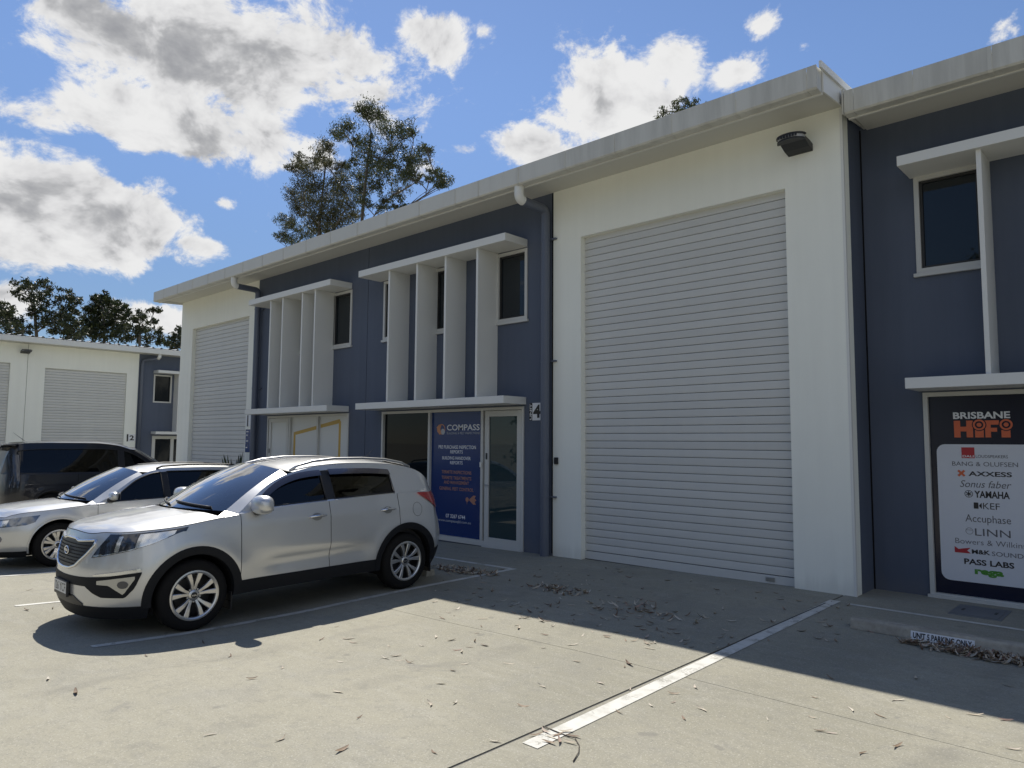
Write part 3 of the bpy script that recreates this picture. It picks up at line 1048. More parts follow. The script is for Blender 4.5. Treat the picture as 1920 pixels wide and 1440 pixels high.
# unit 4 window film
YF = YG - 0.0085
sg = sign_root('window_sign', (-9.85, YF, 0), 'dark blue building inspection window sign beside the glass door')
plate_y('panel', -10.541, -9.159, 0.052, 2.326, YF, 0.0015, M_SBLUE, sg)
yt = YF - 0.003
text('COMPASS', -10.11, -9.24, 1.985, 2.095, yt, M_SWHITE, sg, 0.012)
text('BUILDING & PEST INSPECTIONS', -10.11, -9.23, 1.915, 1.955, yt, M_SGREY, sg)
flat('emblem', [(-10.40, 2.05), (-10.33, 2.10), (-10.27, 2.085), (-10.30, 2.02), (-10.27, 1.94), (-10.31, 1.905), (-10.38, 1.96)], yt + 0.001, M_SORANGE, sg)
flat('emblem', ring_pts(-10.225, 1.965, 0.055, 18), yt + 0.001, M_SGREY, sg)
annulus('emblem', -10.26, 2.01, 0.082, 0.098, yt, M_SORANGE, sg)
for t, x0, x1, z0, z1, mt in (('PRE PURCHASE INSPECTION', -10.34, -9.33, 1.645, 1.71, M_SWHITE), ('REPORTS', -10.01, -9.67, 1.56, 1.62, M_SWHITE),
                              ('BUILDING HANDOVER', -10.23, -9.46, 1.445, 1.505, M_SWHITE), ('REPORTS', -10.01, -9.67, 1.36, 1.42, M_SWHITE),
                              ('TERMITE INSPECTIONS', -10.24, -9.44, 1.185, 1.245, M_SCOPPER), ('TERMITE TREATMENTS', -10.24, -9.44, 1.08, 1.14, M_SCOPPER),
                              ('AND MANAGEMENT', -10.18, -9.50, 0.995, 1.055, M_SCOPPER), ('GENERAL PEST CONTROL', -10.30, -9.38, 0.88, 0.94, M_SCOPPER),
                              ('07 3267 6744', -10.11, -9.59, 0.375, 0.445, M_SWHITE), ('www.compassqld.com.au', -10.32, -9.44, 0.285, 0.345, M_SGREY)):
    text(t, x0, x1, z0, z1, yt, mt, sg, 0.014)
flat('termite_picture', ring_pts(-9.54, 0.735, 0.042, 14), yt, M_SCOPPER, sg)
flat('termite_picture', [(-9.55, 0.71), (-9.53, 0.71), (-9.545, 0.645)], yt, M_SCOPPER, sg)
for a in (25, 0, -25):
    c, s_ = math.cos(R_(a)), math.sin(R_(a))
    L = [(0.0, -0.012), (0.13, -0.03), (0.18, 0.0), (0.13, 0.03), (0.0, 0.012)]
    flat('termite_picture', [(-9.48 + u * c - v * s_, 0.735 + u * s_ + v * c) for u, v in L], yt - 0.0004 * a / 25, M_SCOPPER, sg)

# unit 3 film: yellow outline
sg = sign_root('window_sign', (-14.6, YF, 0), 'white window film with a slanted yellow outline, left shopfront')
band = lambda nm, p: flat(nm, p, YF, M_SYELLOW, sg)
band('outline', [(-15.56, 1.98), (-14.53, 2.13), (-14.53, 2.045), (-15.48, 1.915)])
band('outline', [(-15.565, 1.975), (-15.482, 1.912), (-15.482, 0.60), (-15.565, 0.60)])
band('outline', [(-14.41, 2.15), (-13.66, 2.26), (-13.60, 2.20), (-13.68, 2.165), (-14.41, 2.07)])
band('outline', [(-13.60, 2.20), (-13.682, 2.165), (-13.682, 0.60), (-13.60, 0.60)])
band('outline', [(-14.41, 1.26), (-13.684, 1.36), (-13.684, 1.44), (-14.41, 1.34)])
flat('stamp', [(-16.45, 1.40), (-15.95, 1.37), (-15.95, 1.375), (-16.45, 1.405)], YW + 0.010, M_SDGREY, sg)
flat('stamp', [(-16.45, 1.26), (-15.95, 1.24), (-15.95, 1.245), (-16.45, 1.265)], YW + 0.010, M_SDGREY, sg)
text('VISITORS', -16.42, -15.98, 1.285, 1.355, YW + 0.010, M_SDGREY, sg, 0.01) if False else None

# unit 4 number
sg = sign_root('unit_number_sign', (-7.82, YW, 2.14), 'white UNIT 4 number plate with black strip, half behind the downpipe')
plate_y('panel', -8.01, -7.66, 2.14, 2.43, YW - 0.002, 0.006, M_SWHITE, sg)
plate_y('strip', -8.012, -7.945, 2.139, 2.431, YW - 0.0085, 0.002, M_SBLACK, sg)
text('UNIT', -8.0, -7.953, 2.15, 2.42, YW - 0.0115, M_SWHITE, sg, 0.02, rot=True)
text('4', -7.925, -7.765, 2.18, 2.40, YW - 0.009, M_SBLACK, sg, 0.04)
# unit 3 number and the narrow blue board by the pipe
sg = sign_root('unit_number_sign', (-17.66, YW, 2.14), 'narrow white number plate by the far downpipe, mostly hidden')
plate_y('panel', -17.86, -17.46, 2.14, 2.43, YW - 0.006, 0.006, M_SWHITE, sg)
plate_y('strip', -17.80, -17.74, 2.139, 2.431, YW - 0.0125, 0.002, M_SBLACK, sg)
sg = sign_root('wall_sign', (-17.66, YW, 1.47), 'narrow dark blue board with white marks beside the far roller door')
plate_y('panel', -17.86, -17.50, 1.47, 2.06, YW - 0.006, 0.006, M_SBLUE, sg)
for k, z in enumerate((1.58, 1.75, 1.90, 1.99)):
    plate_y('mark', -17.83, -17.74 + 0.03 * (k % 2), z, z + 0.025, YW - 0.0125, 0.001, M_SWHITE, sg)

# unit 5 window film
Y5F = Y5 + 0.0365
sg = sign_root('window_sign', (-1.5, Y5F, 0), 'dark window sign with orange block letters over a pale list of hifi brands')
plate_y('panel', -2.22, -0.81, 0.052, 2.346, Y5F, 0.0015, M_SNAVY, sg)
rp = []
X0, X1, Z0, Z1, rr = -2.155, -0.86, 0.21, 1.785, 0.09
for cx, cz, a0 in ((X1 - rr, Z1 - rr, 0), (X0 + rr, Z1 - rr, 90), (X0 + rr, Z0 + rr, 180), (X1 - rr, Z0 + rr, 270)):
    rp += [(cx + rr * math.cos(R_(a0 + t)), cz + rr * math.sin(R_(a0 + t))) for t in (0, 18, 36, 54, 72, 90)]
flat('brand_panel', rp, Y5F - 0.0016, M_SPANEL, sg)
yt = Y5F - 0.0045
text('BRISBANE', -1.97, -1.41, 2.08, 2.16, yt, M_SWHITE, sg, 0.03)
RB = lambda x0, x1, z0, z1, y=0.0: plate_y('block_letter', x0, x1, z0, z1, yt - y, 0.0012, M_SORED, sg)
RB(-1.965, -1.90, 1.865, 2.06); RB(-1.84, -1.775, 1.865, 2.06); RB(-1.90, -1.84, 1.935, 1.99)
RB(-1.755, -1.67, 1.865, 1.95); RB(-1.655, -1.60, 1.865, 2.06); RB(-1.60, -1.52, 2.01, 2.06); RB(-1.60, -1.54, 1.93, 1.975); RB(-1.50, -1.415, 1.865, 1.95)
for cx in (-1.712, -1.452):
    flat('ring_backing', ring_pts(cx, 2.01, 0.072), yt - 0.0015, M_SNAVY, sg)
    annulus('ring', cx, 2.01, 0.042, 0.062, yt - 0.004, M_SORED, sg)
    flat('ring', ring_pts(cx, 2.01, 0.024, 18), yt - 0.0035, M_SORED, sg)
flat('brand_mark', [(-1.90, 1.625), (-1.77, 1.625), (-1.77, 1.75), (-1.90, 1.75)], yt, M_SRED, sg)
text('DALI', -1.89, -1.78, 1.635, 1.66, yt - 0.002, M_SWHITE, sg, 0.02)
for t, x0, x1, z0, z1, mt, bo, sh in (('LOUDSPEAKERS', -1.76, -1.45, 1.63, 1.665, M_SDGREY, 0.005, 0), ('BANG & OLUFSEN', -2.0, -1.36, 1.535, 1.585, M_SDGREY, 0.0, 0),
                                      ('AXXESS', -1.84, -1.42, 1.42, 1.475, M_SBLACK, 0.025, 0), ('Sonus faber', -1.93, -1.43, 1.29, 1.37, M_SDGREY, 0.0, 0.3),
                                      ('YAMAHA', -1.79, -1.45, 1.175, 1.255, M_SBLACK, 0.03, 0), ('KEF', -1.71, -1.55, 1.05, 1.12, M_SBLACK, 0.0, 0),
                                      ('Accuphase', -1.89, -1.45, 0.87, 0.98, M_SDGREY, 0.0, 0), ('LINN', -1.80, -1.46, 0.745, 0.825, M_SDGREY, 0.0, 0),
                                      ('Bowers & Wilkins', -2.0, -1.32, 0.64, 0.70, M_SDGREY, -0.008, 0), ('M&K', -1.84, -1.66, 0.535, 0.585, M_SBLACK, 0.03, 0),
                                      ('SOUND', -1.645, -1.35, 0.53, 0.58, M_SDGREY, 0.0, 0), ('PASS LABS', -1.92, -1.44, 0.41, 0.475, M_SBLACK, 0.03, 0), ('rega', -1.82, -1.54, 0.285, 0.365, M_SGREEN, 0.05, 0)):
    text(t, x0, x1, z0, z1, yt, mt, sg, bo, sh)
for a in (45, -45):
    c, s_ = math.cos(R_(a)), math.sin(R_(a))
    flat('brand_mark', [(-1.91 + u * c - v * s_, 1.45 + u * s_ + v * c) for u, v in ((-0.045, -0.012), (0.045, -0.012), (0.045, 0.012), (-0.045, 0.012))], yt - 0.0005 * (a > 0), M_SORED, sg)
annulus('brand_mark', -1.845, 1.215, 0.036, 0.042, yt, M_SBLACK, sg)
for a in (90, 30, 150):
    c, s_ = math.cos(R_(a)), math.sin(R_(a))
    flat('brand_mark', [(-1.845 + u * c - v * s_, 1.215 + u * s_ + v * c) for u, v in ((-0.03, -0.005), (0.03, -0.005), (0.03, 0.005), (-0.03, 0.005))], yt - 0.0002 * a / 30, M_SBLACK, sg)
flat('brand_mark', [(-1.80, 1.05), (-1.755, 1.05), (-1.755, 1.12), (-1.80, 1.12)], yt, M_SBLACK, sg)
flat('brand_mark', [(-1.75, 1.085), (-1.722, 1.05), (-1.722, 1.12)], yt, M_SBLACK, sg)
annulus('brand_mark', -1.855, 0.79, 0.034, 0.038, yt, M_SDGREY, sg)
flat('brand_mark', [(-1.885, 0.80), (-1.825, 0.80), (-1.825, 0.804), (-1.885, 0.804)], yt, M_SDGREY, sg)
flat('brand_mark', [(-2.01, 0.535), (-1.93, 0.535), (-1.85, 0.535), (-1.885, 0.565), (-1.85, 0.60), (-1.93, 0.585), (-1.97, 0.575), (-2.01, 0.605)], yt, M_SRED, sg)

# plate on the wheel stop
zst = gz(-1.6, 7.56)
sg = sign_root('parking_sign', (-1.66, 7.48, zst), 'small white UNIT 5 PARKING ONLY plate on the wheel stop')
pm = []
ys0, zs0, ys1, zs1 = 7.475, zst + 0.005, 7.497 - 0.0035, zst + 0.075


def on_stop(u, v, off):
    return (u, ys0 + (ys1 - ys0) * v - off, zs0 + (zs1 - zs0) * v)


MB().grid([[on_stop(x, v, o) for x in (-1.925, -1.42)] for v, o in ((0, 0.001), (0, 0.004), (1, 0.004), (1, 0.001))]).build('panel', M_SWHITE, sg)
me = text_mesh('UNIT 5 PARKING ONLY', -1.905, -1.44, 0.14, 0.86, 0, 0.03)
for v in me.vertices:
    v.co = Vector(on_stop(v.co.x, v.co.z, 0.006))
me.materials.clear()
obj_mesh('lettering', me, M_SBLACK, sg)

# flood light on unit 4, and the keypad
def flood_light(x, Y, z, label, root_rot=0):
    fl = tag(empty('flood_light', (x, Y, z), root_rot), label, 'flood light', 'wall flood lights')
    fl.scale = (1.2, 1.35, 0.58)
    k = dict(world=False)
    MB().prism_x([(0, -0.10), (0, 0.06), (-0.06, 0.09), (-0.22, 0.115), (-0.24, 0.06), (-0.10, -0.06)], -0.13, 0.13).build('housing', M_BLACK, fl, bevel=0.008, **k)
    n = 14
    arc = [(0.145 * math.cos(math.pi * t / n), -0.22 - 0.10 * math.sin(math.pi * t / n)) for t in range(n + 1)]
    def drum(nm, z0, z1, sc, mat):
        m = MB()
        m.grid([[(px * sc, -0.22 + (py + 0.22) * sc, zz) for px, py in arc] for zz in (z0, z1)])
        m.poly([(px * sc, -0.22 + (py + 0.22) * sc, z1) for px, py in arc]); m.poly([(px * sc, -0.22 + (py + 0.22) * sc, z0) for px, py in arc][::-1])
        m.poly([(-0.145 * sc, -0.22, z0), (0.145 * sc, -0.22, z0), (0.145 * sc, -0.22, z1), (-0.145 * sc, -0.22, z1)])
        return m.build(nm, mat, fl, **k)
    drum('cap', 0.10, 0.135, 1.06, M_BLACK)
    drum('lens', 0.035, 0.099, 0.97, pmat('lamp_clear_lens', (0.35, 0.36, 0.36), 0.15, spec=0.6) if 'lamp_clear_lens' not in MATS else MATS['lamp_clear_lens'])
    drum('base_ring', 0.0, 0.034, 1.0, M_BLACK)
    m = MB()
    for i in range(-3, 4):
        m.box(i * 0.03 - 0.009, i * 0.03 + 0.009, -0.33, -0.318 + 0.0, 0.04, 0.095)
    m.build('led_fins', M_BLACK, fl, **k)
    return fl


flood_light(-3.40, YW - 0.005, 5.53, 'black wall flood light high beside the large roller door')
kp = tag(empty('door_keypad', (-7.42, YW - 0.004, 1.48)), 'small black keypad on the white wall beside the downpipe', 'keypad')
MB().box(-0.035, 0.035, -0.035, 0, -0.055, 0.055).build('housing', M_BLACK, kp, bevel=0.006, world=False)
MB().box(-0.022, 0.022, -0.038, -0.0355, -0.03, 0.04).build('key_panel', M_LAMPD, kp, world=False)

# service pit lid near unit 5
pl = tag(empty('pit_cover', (-1.68, 9.16, gz(-1.68, 9.16))), 'rectangular metal pit cover set in the apron before unit 5', 'pit cover')
M_LID = pmat('galvanised_lid', (0.20, 0.21, 0.22), 0.55, 0.5)
z_ = 0.0055
MB().box(-0.24, 0.24, -0.30, 0.30, -0.02, z_).build('frame', M_LID, pl, world=False, bevel=0.002)
MB().box(-0.205, 0.205, -0.265, 0.265, z_ + 0.0005, z_ + 0.005).build('lid', M_LID, pl, world=False, bevel=0.002)
for sx in (-0.15, 0.15):
    MB().box(sx - 0.012, sx + 0.012, -0.05, 0.05, z_ + 0.0052, z_ + 0.008).build('lifting_slot', M_BLACK, pl, world=False)

# ------------------------------------------------------------------ far building (its front faces along +x)
XF = -34.0
FB = tag(empty('warehouse_building', (XF, 9, gz(XF, 9))), 'lower white warehouse in the distance with two roller doors and a navy bay', 'building')


def fwall(name, y0, y1, z1, X, mat, openings):
    """wall facing +x with openings (y0,y1,z0,z1)"""
    m = MB()
    ys = sorted({y0, y1} | {o[0] for o in openings} | {o[1] for o in openings})
    zs = sorted({-0.8, z1} | {o[2] for o in openings} | {o[3] for o in openings})
    for i in range(len(ys) - 1):
        for j in range(len(zs) - 1):
            cy, cz = (ys[i] + ys[i + 1]) / 2, (zs[j] + zs[j + 1]) / 2
            if any(o[0] < cy < o[1] and o[2] < cz < o[3] for o in openings): continue
            m.box(X - 0.2, X, ys[i], ys[i + 1], zs[j], zs[j + 1])
    return m.build(name, mat, FB)


RF = [(8.49, 11.62, -0.81, 4.69), (4.1, 7.29, -0.81, 4.79)]
fwall('wall', 0.6, 7.86, 5.75, XF, M_WHITE, [RF[1]])
fwall('wall', 7.875, 12.10, 5.75, XF, M_WHITE, [RF[0]])
WF = (12.76, 13.56, 3.46, 4.73)
DF = (12.80, 16.2, -0.4, 1.96)
fwall('wall', 12.105, 17.0, 5.75, XF - 0.004, M_NAVY, [WF, DF])
box('wall', XF - 0.1, XF - 0.05, 7.84, 7.89, -0.5, 5.7, M_DARK, FB)
box('wall', XF - 12, XF - 0.2, 0.6, 0.8, -0.8, 5.9, M_WHITE, FB)
box('wall', XF - 12.2, XF - 12, 0.6, 17.0, -0.8, 6.3, M_WHITE, FB)
box('wall', XF - 12, XF - 0.2, 16.8, 17.0, -0.8, 5.9, M_WHITE, FB)
fp = 0.1135
for (y0, y1, z0, z1) in RF:
    X = XF - 0.10
    rd = box('roller_door', X - 0.02, X + 0.02, y0, y1, -0.45, -0.34, M_SLAT, FB)
    prof = [(0.0, 0.004), (0.012, 0.010), (0.018, fp * 0.35), (0.018, fp * 0.72), (0.012, fp - 0.006), (0.0, fp), (-0.012, fp), (-0.012, 0.004)]
    m = MB(); m.prism_y(prof, y0, y1)
    me = bpy.data.meshes.new('slat'); me.from_pydata(m.v, [], m.f); me.materials.append(M_SLAT); fix_normals(me)
    for k in range(int((z1 + 0.34) / fp) + 1):
        o = bpy.data.objects.new('slat', me); COL.objects.link(o); o.parent = rd; o.location = (X, 0, -0.34 + k * fp)
    box('backing', X - 0.06, X - 0.04, y0, y1, -0.45, z1, M_DARK, rd)
# window
m = MB(); y0, y1, z0, z1 = WF; f = 0.06
for a in ((y0, y0 + f, z0, z1), (y1 - f, y1, z0, z1), (y0 + f, y1 - f, z1 - f, z1), (y0 + f, y1 - f, z0, z0 + f)):
    m.box(XF - 0.1, XF + 0.02, *a)
w = m.build('window', M_ALU, FB)
box('pane', XF - 0.06, XF - 0.05, y0 + f, y1 - f, z0 + f, z1 - f, M_PANEDARK, w)
m = MB(); y0, y1, z0, z1 = DF
for a in ((y0, y0 + 0.14, z0, z1), (13.62, 13.76, z0, z1 - 0.14), (y1 - f, y1, z0, z1), (y0 + 0.14, y1 - f, z1 - 0.14, z1)):
    m.box(XF - 0.1, XF + 0.02, *a)
w = m.build('shopfront', M_ALU, FB)
box('pane', XF - 0.06, XF - 0.05, y0 + 0.1, 13.66, -0.4, z1 - 0.1, M_PANEDARK, w)
box('pane', XF - 0.06, XF - 0.05, 13.70, y1 - f, -0.4, z1 - 0.1, M_PANEDARK, w)
box('awning', XF + 0.001, XF + 0.55, 12.74, 16.8, 4.78, 4.90, M_TRIM, FB)
box('awning', XF + 0.001, XF + 0.55, 12.74, 16.8, 2.03, 2.15, M_TRIM, FB)
for y in (13.66, 14.5, 15.3, 16.1):
    box('fin', XF + 0.001, XF + 0.50, y, y + 0.05, 2.152, 4.778, M_TRIM, FB)
# eaves, gutter and ribbed roof
box('soffit', XF + 0.001, XF + 0.55, 0.45, 17.15, 5.60, 5.63, M_SOFFIT, FB)
box('gutter', XF + 0.55, XF + 0.70, 0.40, 17.2, 5.60, 5.82, M_TRIM, FB, 0.01)
m = MB()
npt = 380
for_prof = []
ytop = [0.4 + 16.8 * k / npt for k in range(npt + 1)]
rib = lambda k: 0.05 if (k % 8) in (0, 1) else 0.0
m.grid([[(X, y, z + rib(k)) for k, y in enumerate(ytop)] for X, z in ((XF + 0.62, 5.85), (XF - 12.2, 6.55))])
m.build('roof', M_TRIM, FB)
MB().tube([(XF + 0.58, 12.75, 5.62), (XF + 0.58, 12.75, 5.48), (XF + 0.5, 12.72, 5.40)], 0.075, 12).build('downpipe_elbow', M_WPIPE, FB, smooth=True)
MB().tube([(XF + 0.5, 12.72, 5.40), (XF + 0.2, 12.40, 5.36), (XF + 0.1, 12.25, 5.30), (XF + 0.09, 12.22, 5.1), (XF + 0.09, 12.22, -0.5)], 0.065, 12).build('downpipe', M_NAVYPIPE, FB, smooth=True)
flood_light(XF + 0.005, 7.75, 5.26, 'distant black flood light on the lower white warehouse', R_(90))
sg = sign_root('unit_number_sign', (XF, 11.9, 1.7), 'distant white number plate with a black 2')
MB().box(0.002, 0.008, -0.17, 0.20, 0.0, 0.32).build('panel', M_SWHITE, sg, world=False)
MB().box(0.0085, 0.010, -0.165, -0.10, 0.0, 0.32).build('strip', M_SBLACK, sg, world=False)
me = text_mesh('2', -0.05, 0.14, 0.05, 0.27, 0, 0.03)
for v in me.vertices: v.co = Vector((0.0105, v.co.x, v.co.z))
me.materials.clear(); obj_mesh('lettering', me, M_SBLACK, sg, world=False)
#==CARS==
# ------------------------------------------------------------------ cars
def curve(pts):
    """smooth monotone-limited interpolation through (t, v) points"""
    xs = np.array([p[0] for p in pts], float); ys = np.array([p[1] for p in pts], float)
    h = np.diff(xs); d = np.diff(ys) / h
    m = np.zeros(len(xs)); m[0] = d[0]; m[-1] = d[-1]
    for i in range(1, len(xs) - 1):
        if d[i - 1] * d[i] > 0:
            w1, w2 = 2 * h[i] + h[i - 1], h[i] + 2 * h[i - 1]
            m[i] = (w1 + w2) / (w1 / d[i - 1] + w2 / d[i])

    def f(t):
        t = min(max(t, xs[0]), xs[-1])
        i = min(int(np.searchsorted(xs, t, side='right')) - 1, len(xs) - 2)
        i = max(i, 0)
        s = (t - xs[i]) / h[i]
        return float((2 * s**3 - 3 * s**2 + 1) * ys[i] + (s**3 - 2 * s**2 + s) * h[i] * m[i] + (-2 * s**3 + 3 * s**2) * ys[i + 1] + (s**3 - s**2) * h[i] * m[i + 1])
    return f


class Car:
    """car frame: nose at y=0, tail at y=L, z up from the road, mirrored in x"""
    def __init__(c, **k):
        c.__dict__.update(k)
        for n in ('W', 'Yf', 'Yr', 'hood', 'belt', 'wb', 'wt', 'roof', 'sillz'):
            setattr(c, n, curve(getattr(c, n)))
        c.root = None

    # body side -------------------------------------------------
    def x(c, y, z):
        tf = min(max((y - c.Yf(z)) / c.cf, 0), 1); tr = min(max((c.Yr(z) - y) / c.cr, 0), 1)
        gf = (1 - (1 - tf) ** c.pf) ** (1 / c.qf); gr = (1 - (1 - tr) ** c.pr) ** (1 / c.qr)
        taper = 1 - c.taper * ((y - c.L * 0.5) / (c.L * 0.5)) ** 2
        return c.W(z) * gf * gr * taper + c.detail(y, z) * min(1, gf * 1.0)

    def detail(c, y, z):
        d = 0.0
        for (ya, yb, zc, hh, amt) in c.creases:
            e = min(max((y - ya) / 0.35, 0), 1) * min(max((yb - y) / 0.35, 0), 1)
            d += amt * e * e * (3 - 2 * e) * math.exp(-((z - zc) / hh) ** 2)
        for yw in c.wheels:     # swollen arches
            r = math.hypot(y - yw, (z - c.rt))
            d += c.flare * math.exp(-((r - c.R - 0.02) / 0.10) ** 2) * (1 if z > c.rt * 0.8 else 0.6)
        return d

    def yfront(c, xx, z, ya):
        lo, hi = c.Yf(z), ya
        for _ in range(22):
            mid = (lo + hi) / 2
            if c.x(mid, z) < xx: lo = mid
            else: hi = mid
        return (lo + hi) / 2

    def yrear(c, xx, z, ya):
        lo, hi = ya, c.Yr(z)
        for _ in range(22):
            mid = (lo + hi) / 2
            if c.x(mid, z) > xx: lo = mid
            else: hi = mid
        return (lo + hi) / 2

    def Zh(c, xx, y):
        """bonnet height"""
        w = abs(xx) / c.W(0.85)
        nose = c.nosedrop * math.exp(-max(y - c.Yf(0.9) - c.nosecurve * w * w, 0) / 0.07)
        rib = 0.008 * math.exp(-((abs(xx) - 0.50 - 0.12 * y) / 0.09) ** 2)
        return c.hood(y) - c.hooddrop * w ** 2.4 - nose + rib

    def ztop(c, xx, y):
        if y >= c.ycowl + 0.12: return c.belt(y)
        h = c.Zh(xx, y)
        t = min(max((y - c.ycowl + 0.15) / 0.27, 0), 1); t = t * t * (3 - 2 * t)
        return h * (1 - t) + c.belt(max(y, c.ycowl - 0.15)) * t

    def zarch(c, y):
        z = c.sillz(y)
        for yw in c.wheels:
            d = abs(y - yw)
            if d < c.R: z = max(z, c.rt + math.sqrt(c.R ** 2 - d * d))
        return z

    def columns(c):
        ya, yb = c.ya, c.yb
        ys = {ya, yb}
        for yw in c.wheels:
            for k in range(0, 25):
                ys.add(round(yw + c.R * math.cos(math.pi * k / 24), 4))
            ys.add(round(yw + c.R + 0.004, 4)); ys.add(round(yw - c.R - 0.004, 4))
        for d in c.seams: ys.add(d)
        y = ya
        while y < yb:
            ys.add(round(y, 4)); y += 0.09
        return sorted(v for v in ys if ya <= v <= yb)

    def column_pts(c, kind, v, rows, low=None, high=None):
        """points of one column of the painted lower body, bottom to top (x>=0)"""
        if kind == 'm':
            zt = c.ztop(c.x(v, 0.9), v); zt = c.ztop(c.x(v, zt), v)
            zb = c.zarch(v)
            f = lambda z: (c.x(v, z), v, z)
        elif kind == 'f':
            def f(z):
                xx = v * c.x(c.ya, z)
                return (xx, c.yfront(xx, z, c.ya), z)
            zt = 0.9
            for _ in range(4):
                p = f(zt); zt = c.ztop(p[0], p[1])
            zb = c.sillz(0.0)
        else:
            def f(z):
                xx = v * c.x(c.yb, z)
                return (xx, c.yrear(xx, z, c.yb), z)
            zt = c.belt(c.L); zb = c.sillz(c.L)
        if low is not None: zb = low
        if high is not None: zt = high
        if kind == 'm' and zt < zb: zt = zb + 0.01
        return [f(zb + (zt - zb) * (i / (rows - 1))) for i in range(rows)]

    # point on the outline at height z, a metres round from the nose centre
    def S(c, a, z, off=0.0):
        key = round(z, 3)
        if key not in c.cache:
            pts = []
            xa = c.x(c.ya, z)
            for k in range(40):
                xx = xa * k / 40; pts.append((xx, c.yfront(xx, z, c.ya)))
            y = c.ya
            while y < c.L * 0.6:
                pts.append((c.x(y, z), y)); y += 0.03
            P = np.array(pts); s = np.concatenate([[0], np.cumsum(np.hypot(*np.diff(P, axis=0).T))])
            c.cache[key] = (P, s)
        P, s = c.cache[key]
        x, y = np.interp(a, s, P[:, 0]), np.interp(a, s, P[:, 1])
        x2, y2 = np.interp(a + 0.02, s, P[:, 0]), np.interp(a + 0.02, s, P[:, 1])
        x1, y1 = np.interp(a - 0.02, s, P[:, 0]), np.interp(a - 0.02, s, P[:, 1])
        tx, ty = x2 - x1, y2 - y1; n = math.hypot(tx, ty) or 1
        return (x + ty / n * off, y - tx / n * off, z)

    def patch(c, name, a0, a1, zb, zt, off, mat, parent, na=14, nz=5, side=1, both=False, skirt=0.02):
        """raised piece following the nose between two outlines zb(a), zt(a)"""
        m = MB()
        sides = (1, -1) if both else (side,)
        for sd in sides:
            G = []
            for i in range(na + 1):
                a = a0 + (a1 - a0) * i / na
                b0, b1 = zb(a), max(zt(a), zb(a) + 0.001)
                row = []
                for j in range(nz + 1):
                    z = b0 + (b1 - b0) * j / nz
                    p = c.S(abs(a), z, off)
                    row.append((p[0] * sd * (1 if a >= 0 else -1), p[1], p[2]))
                G.append(row)
            m.grid(G)
            # skirt back into the body
            ring = [(i, 0) for i in range(na + 1)] + [(na, j) for j in range(1, nz + 1)] + [(i, nz) for i in range(na - 1, -1, -1)] + [(0, j) for j in range(nz - 1, -1, -1)]
            back = []
            for i, j in ring:
                a = a0 + (a1 - a0) * i / na
                b0, b1 = zb(a), max(zt(a), zb(a) + 0.001)
                p = c.S(abs(a), b0 + (b1 - b0) * j / nz, off - skirt)
                back.append((p[0] * sd * (1 if a >= 0 else -1), p[1], p[2]))
            m.grid([[G[i][j] for i, j in ring], back])
        return m.build(name, mat, parent, smooth=True, world=False, weld=1e-5, sharp=0.7)

    # greenhouse ------------------------------------------------
    def xg(c, y, z):
        b = c.belt(y)
        d = max(z - b, 0) / 0.38
        yy = min(y, c.yb)
        base = c.x(min(y, c.Yr(b) - 0.02), b)
        return base - 0.012 - c.lean * d ** 1.12

    def quads(c, m, A, B, mirror=True):
        """strip between two point lists, on both sides of the car"""
        for sd in ((1, -1) if mirror else (1,)):
            m.grid([[(p[0] * sd, p[1], p[2]) for p in A], [(p[0] * sd, p[1], p[2]) for p in B]])

    def seam(c, pts, name, parent, r=0.0036, mirror=True):
        for sd in ((1, -1) if mirror else (1,)):
            MB().tube([(p[0] * sd, p[1], p[2]) for p in pts], r, 5, cap=False).build(name, M_DARK, parent, smooth=True, world=False)

    def build(c, name, loc, rz, label, group, cat='car'):
        c.cache = {}
        root = c.root = tag(empty(name, loc, rz), label, cat, group)
        K = dict(world=False)
        rows = 16
        cols = [('f', k / 12.0) for k in range(0, 12)] + [('m', y) for y in c.columns()] + [('r', 1 - k / 8.0) for k in range(1, 9)]
        P = [c.column_pts(k, v, rows) for k, v in cols]
        yof = [p[rows // 2][1] for p in P]
        # painted shell split at the shut lines
        d0, d1, d2 = c.seams[0], c.seams[1], c.seams[2]

        def shell(nm, lo, hi, mirror_join):
            idx = [i for i, (k, v) in enumerate(cols) if (k == 'm' and lo - 1e-6 <= v <= hi + 1e-6) or (k == 'f' and lo < 0) or (k == 'r' and hi > c.L)]
            G = [P[i] for i in idx]
            if mirror_join:
                m = MB(); m.grid(G); m.grid([[(-p[0], p[1], p[2]) for p in r] for r in G])
                return [m.build(nm, c.paint, root, smooth=True, weld=1e-4, **K)]
            out = []
            for sd in (1, -1):
                m = MB(); m.grid([[(sd * p[0], p[1], p[2]) for p in r] for r in G])
                out.append(m.build(nm, c.paint, root, smooth=True, **K))
            return out
        c.parts = {}
        c.parts['front'] = shell('front_body', -1, d0, True)
        c.parts['door1'] = shell('front_door', d0, d1, False)
        c.parts['door2'] = shell('rear_door', d1, d2, False)
        c.parts['rear'] = shell('rear_body', d2, c.L + 1, True)
        # seams
        mid = lambda y: [q for q in c.column_pts('m', y, 14)]
        for y in c.seams[:2]: c.seam(mid(y), 'shut_line', root)
        pts = c.column_pts('m', c.seams[2], 14)
        c.seam(pts, 'shut_line', root)
        # bonnet
        nb = [i for i, (k, v) in enumerate(cols) if k == 'f' or (k == 'm' and v <= c.ycowl)]
        G = []
        yb0 = P[0][-1][1]
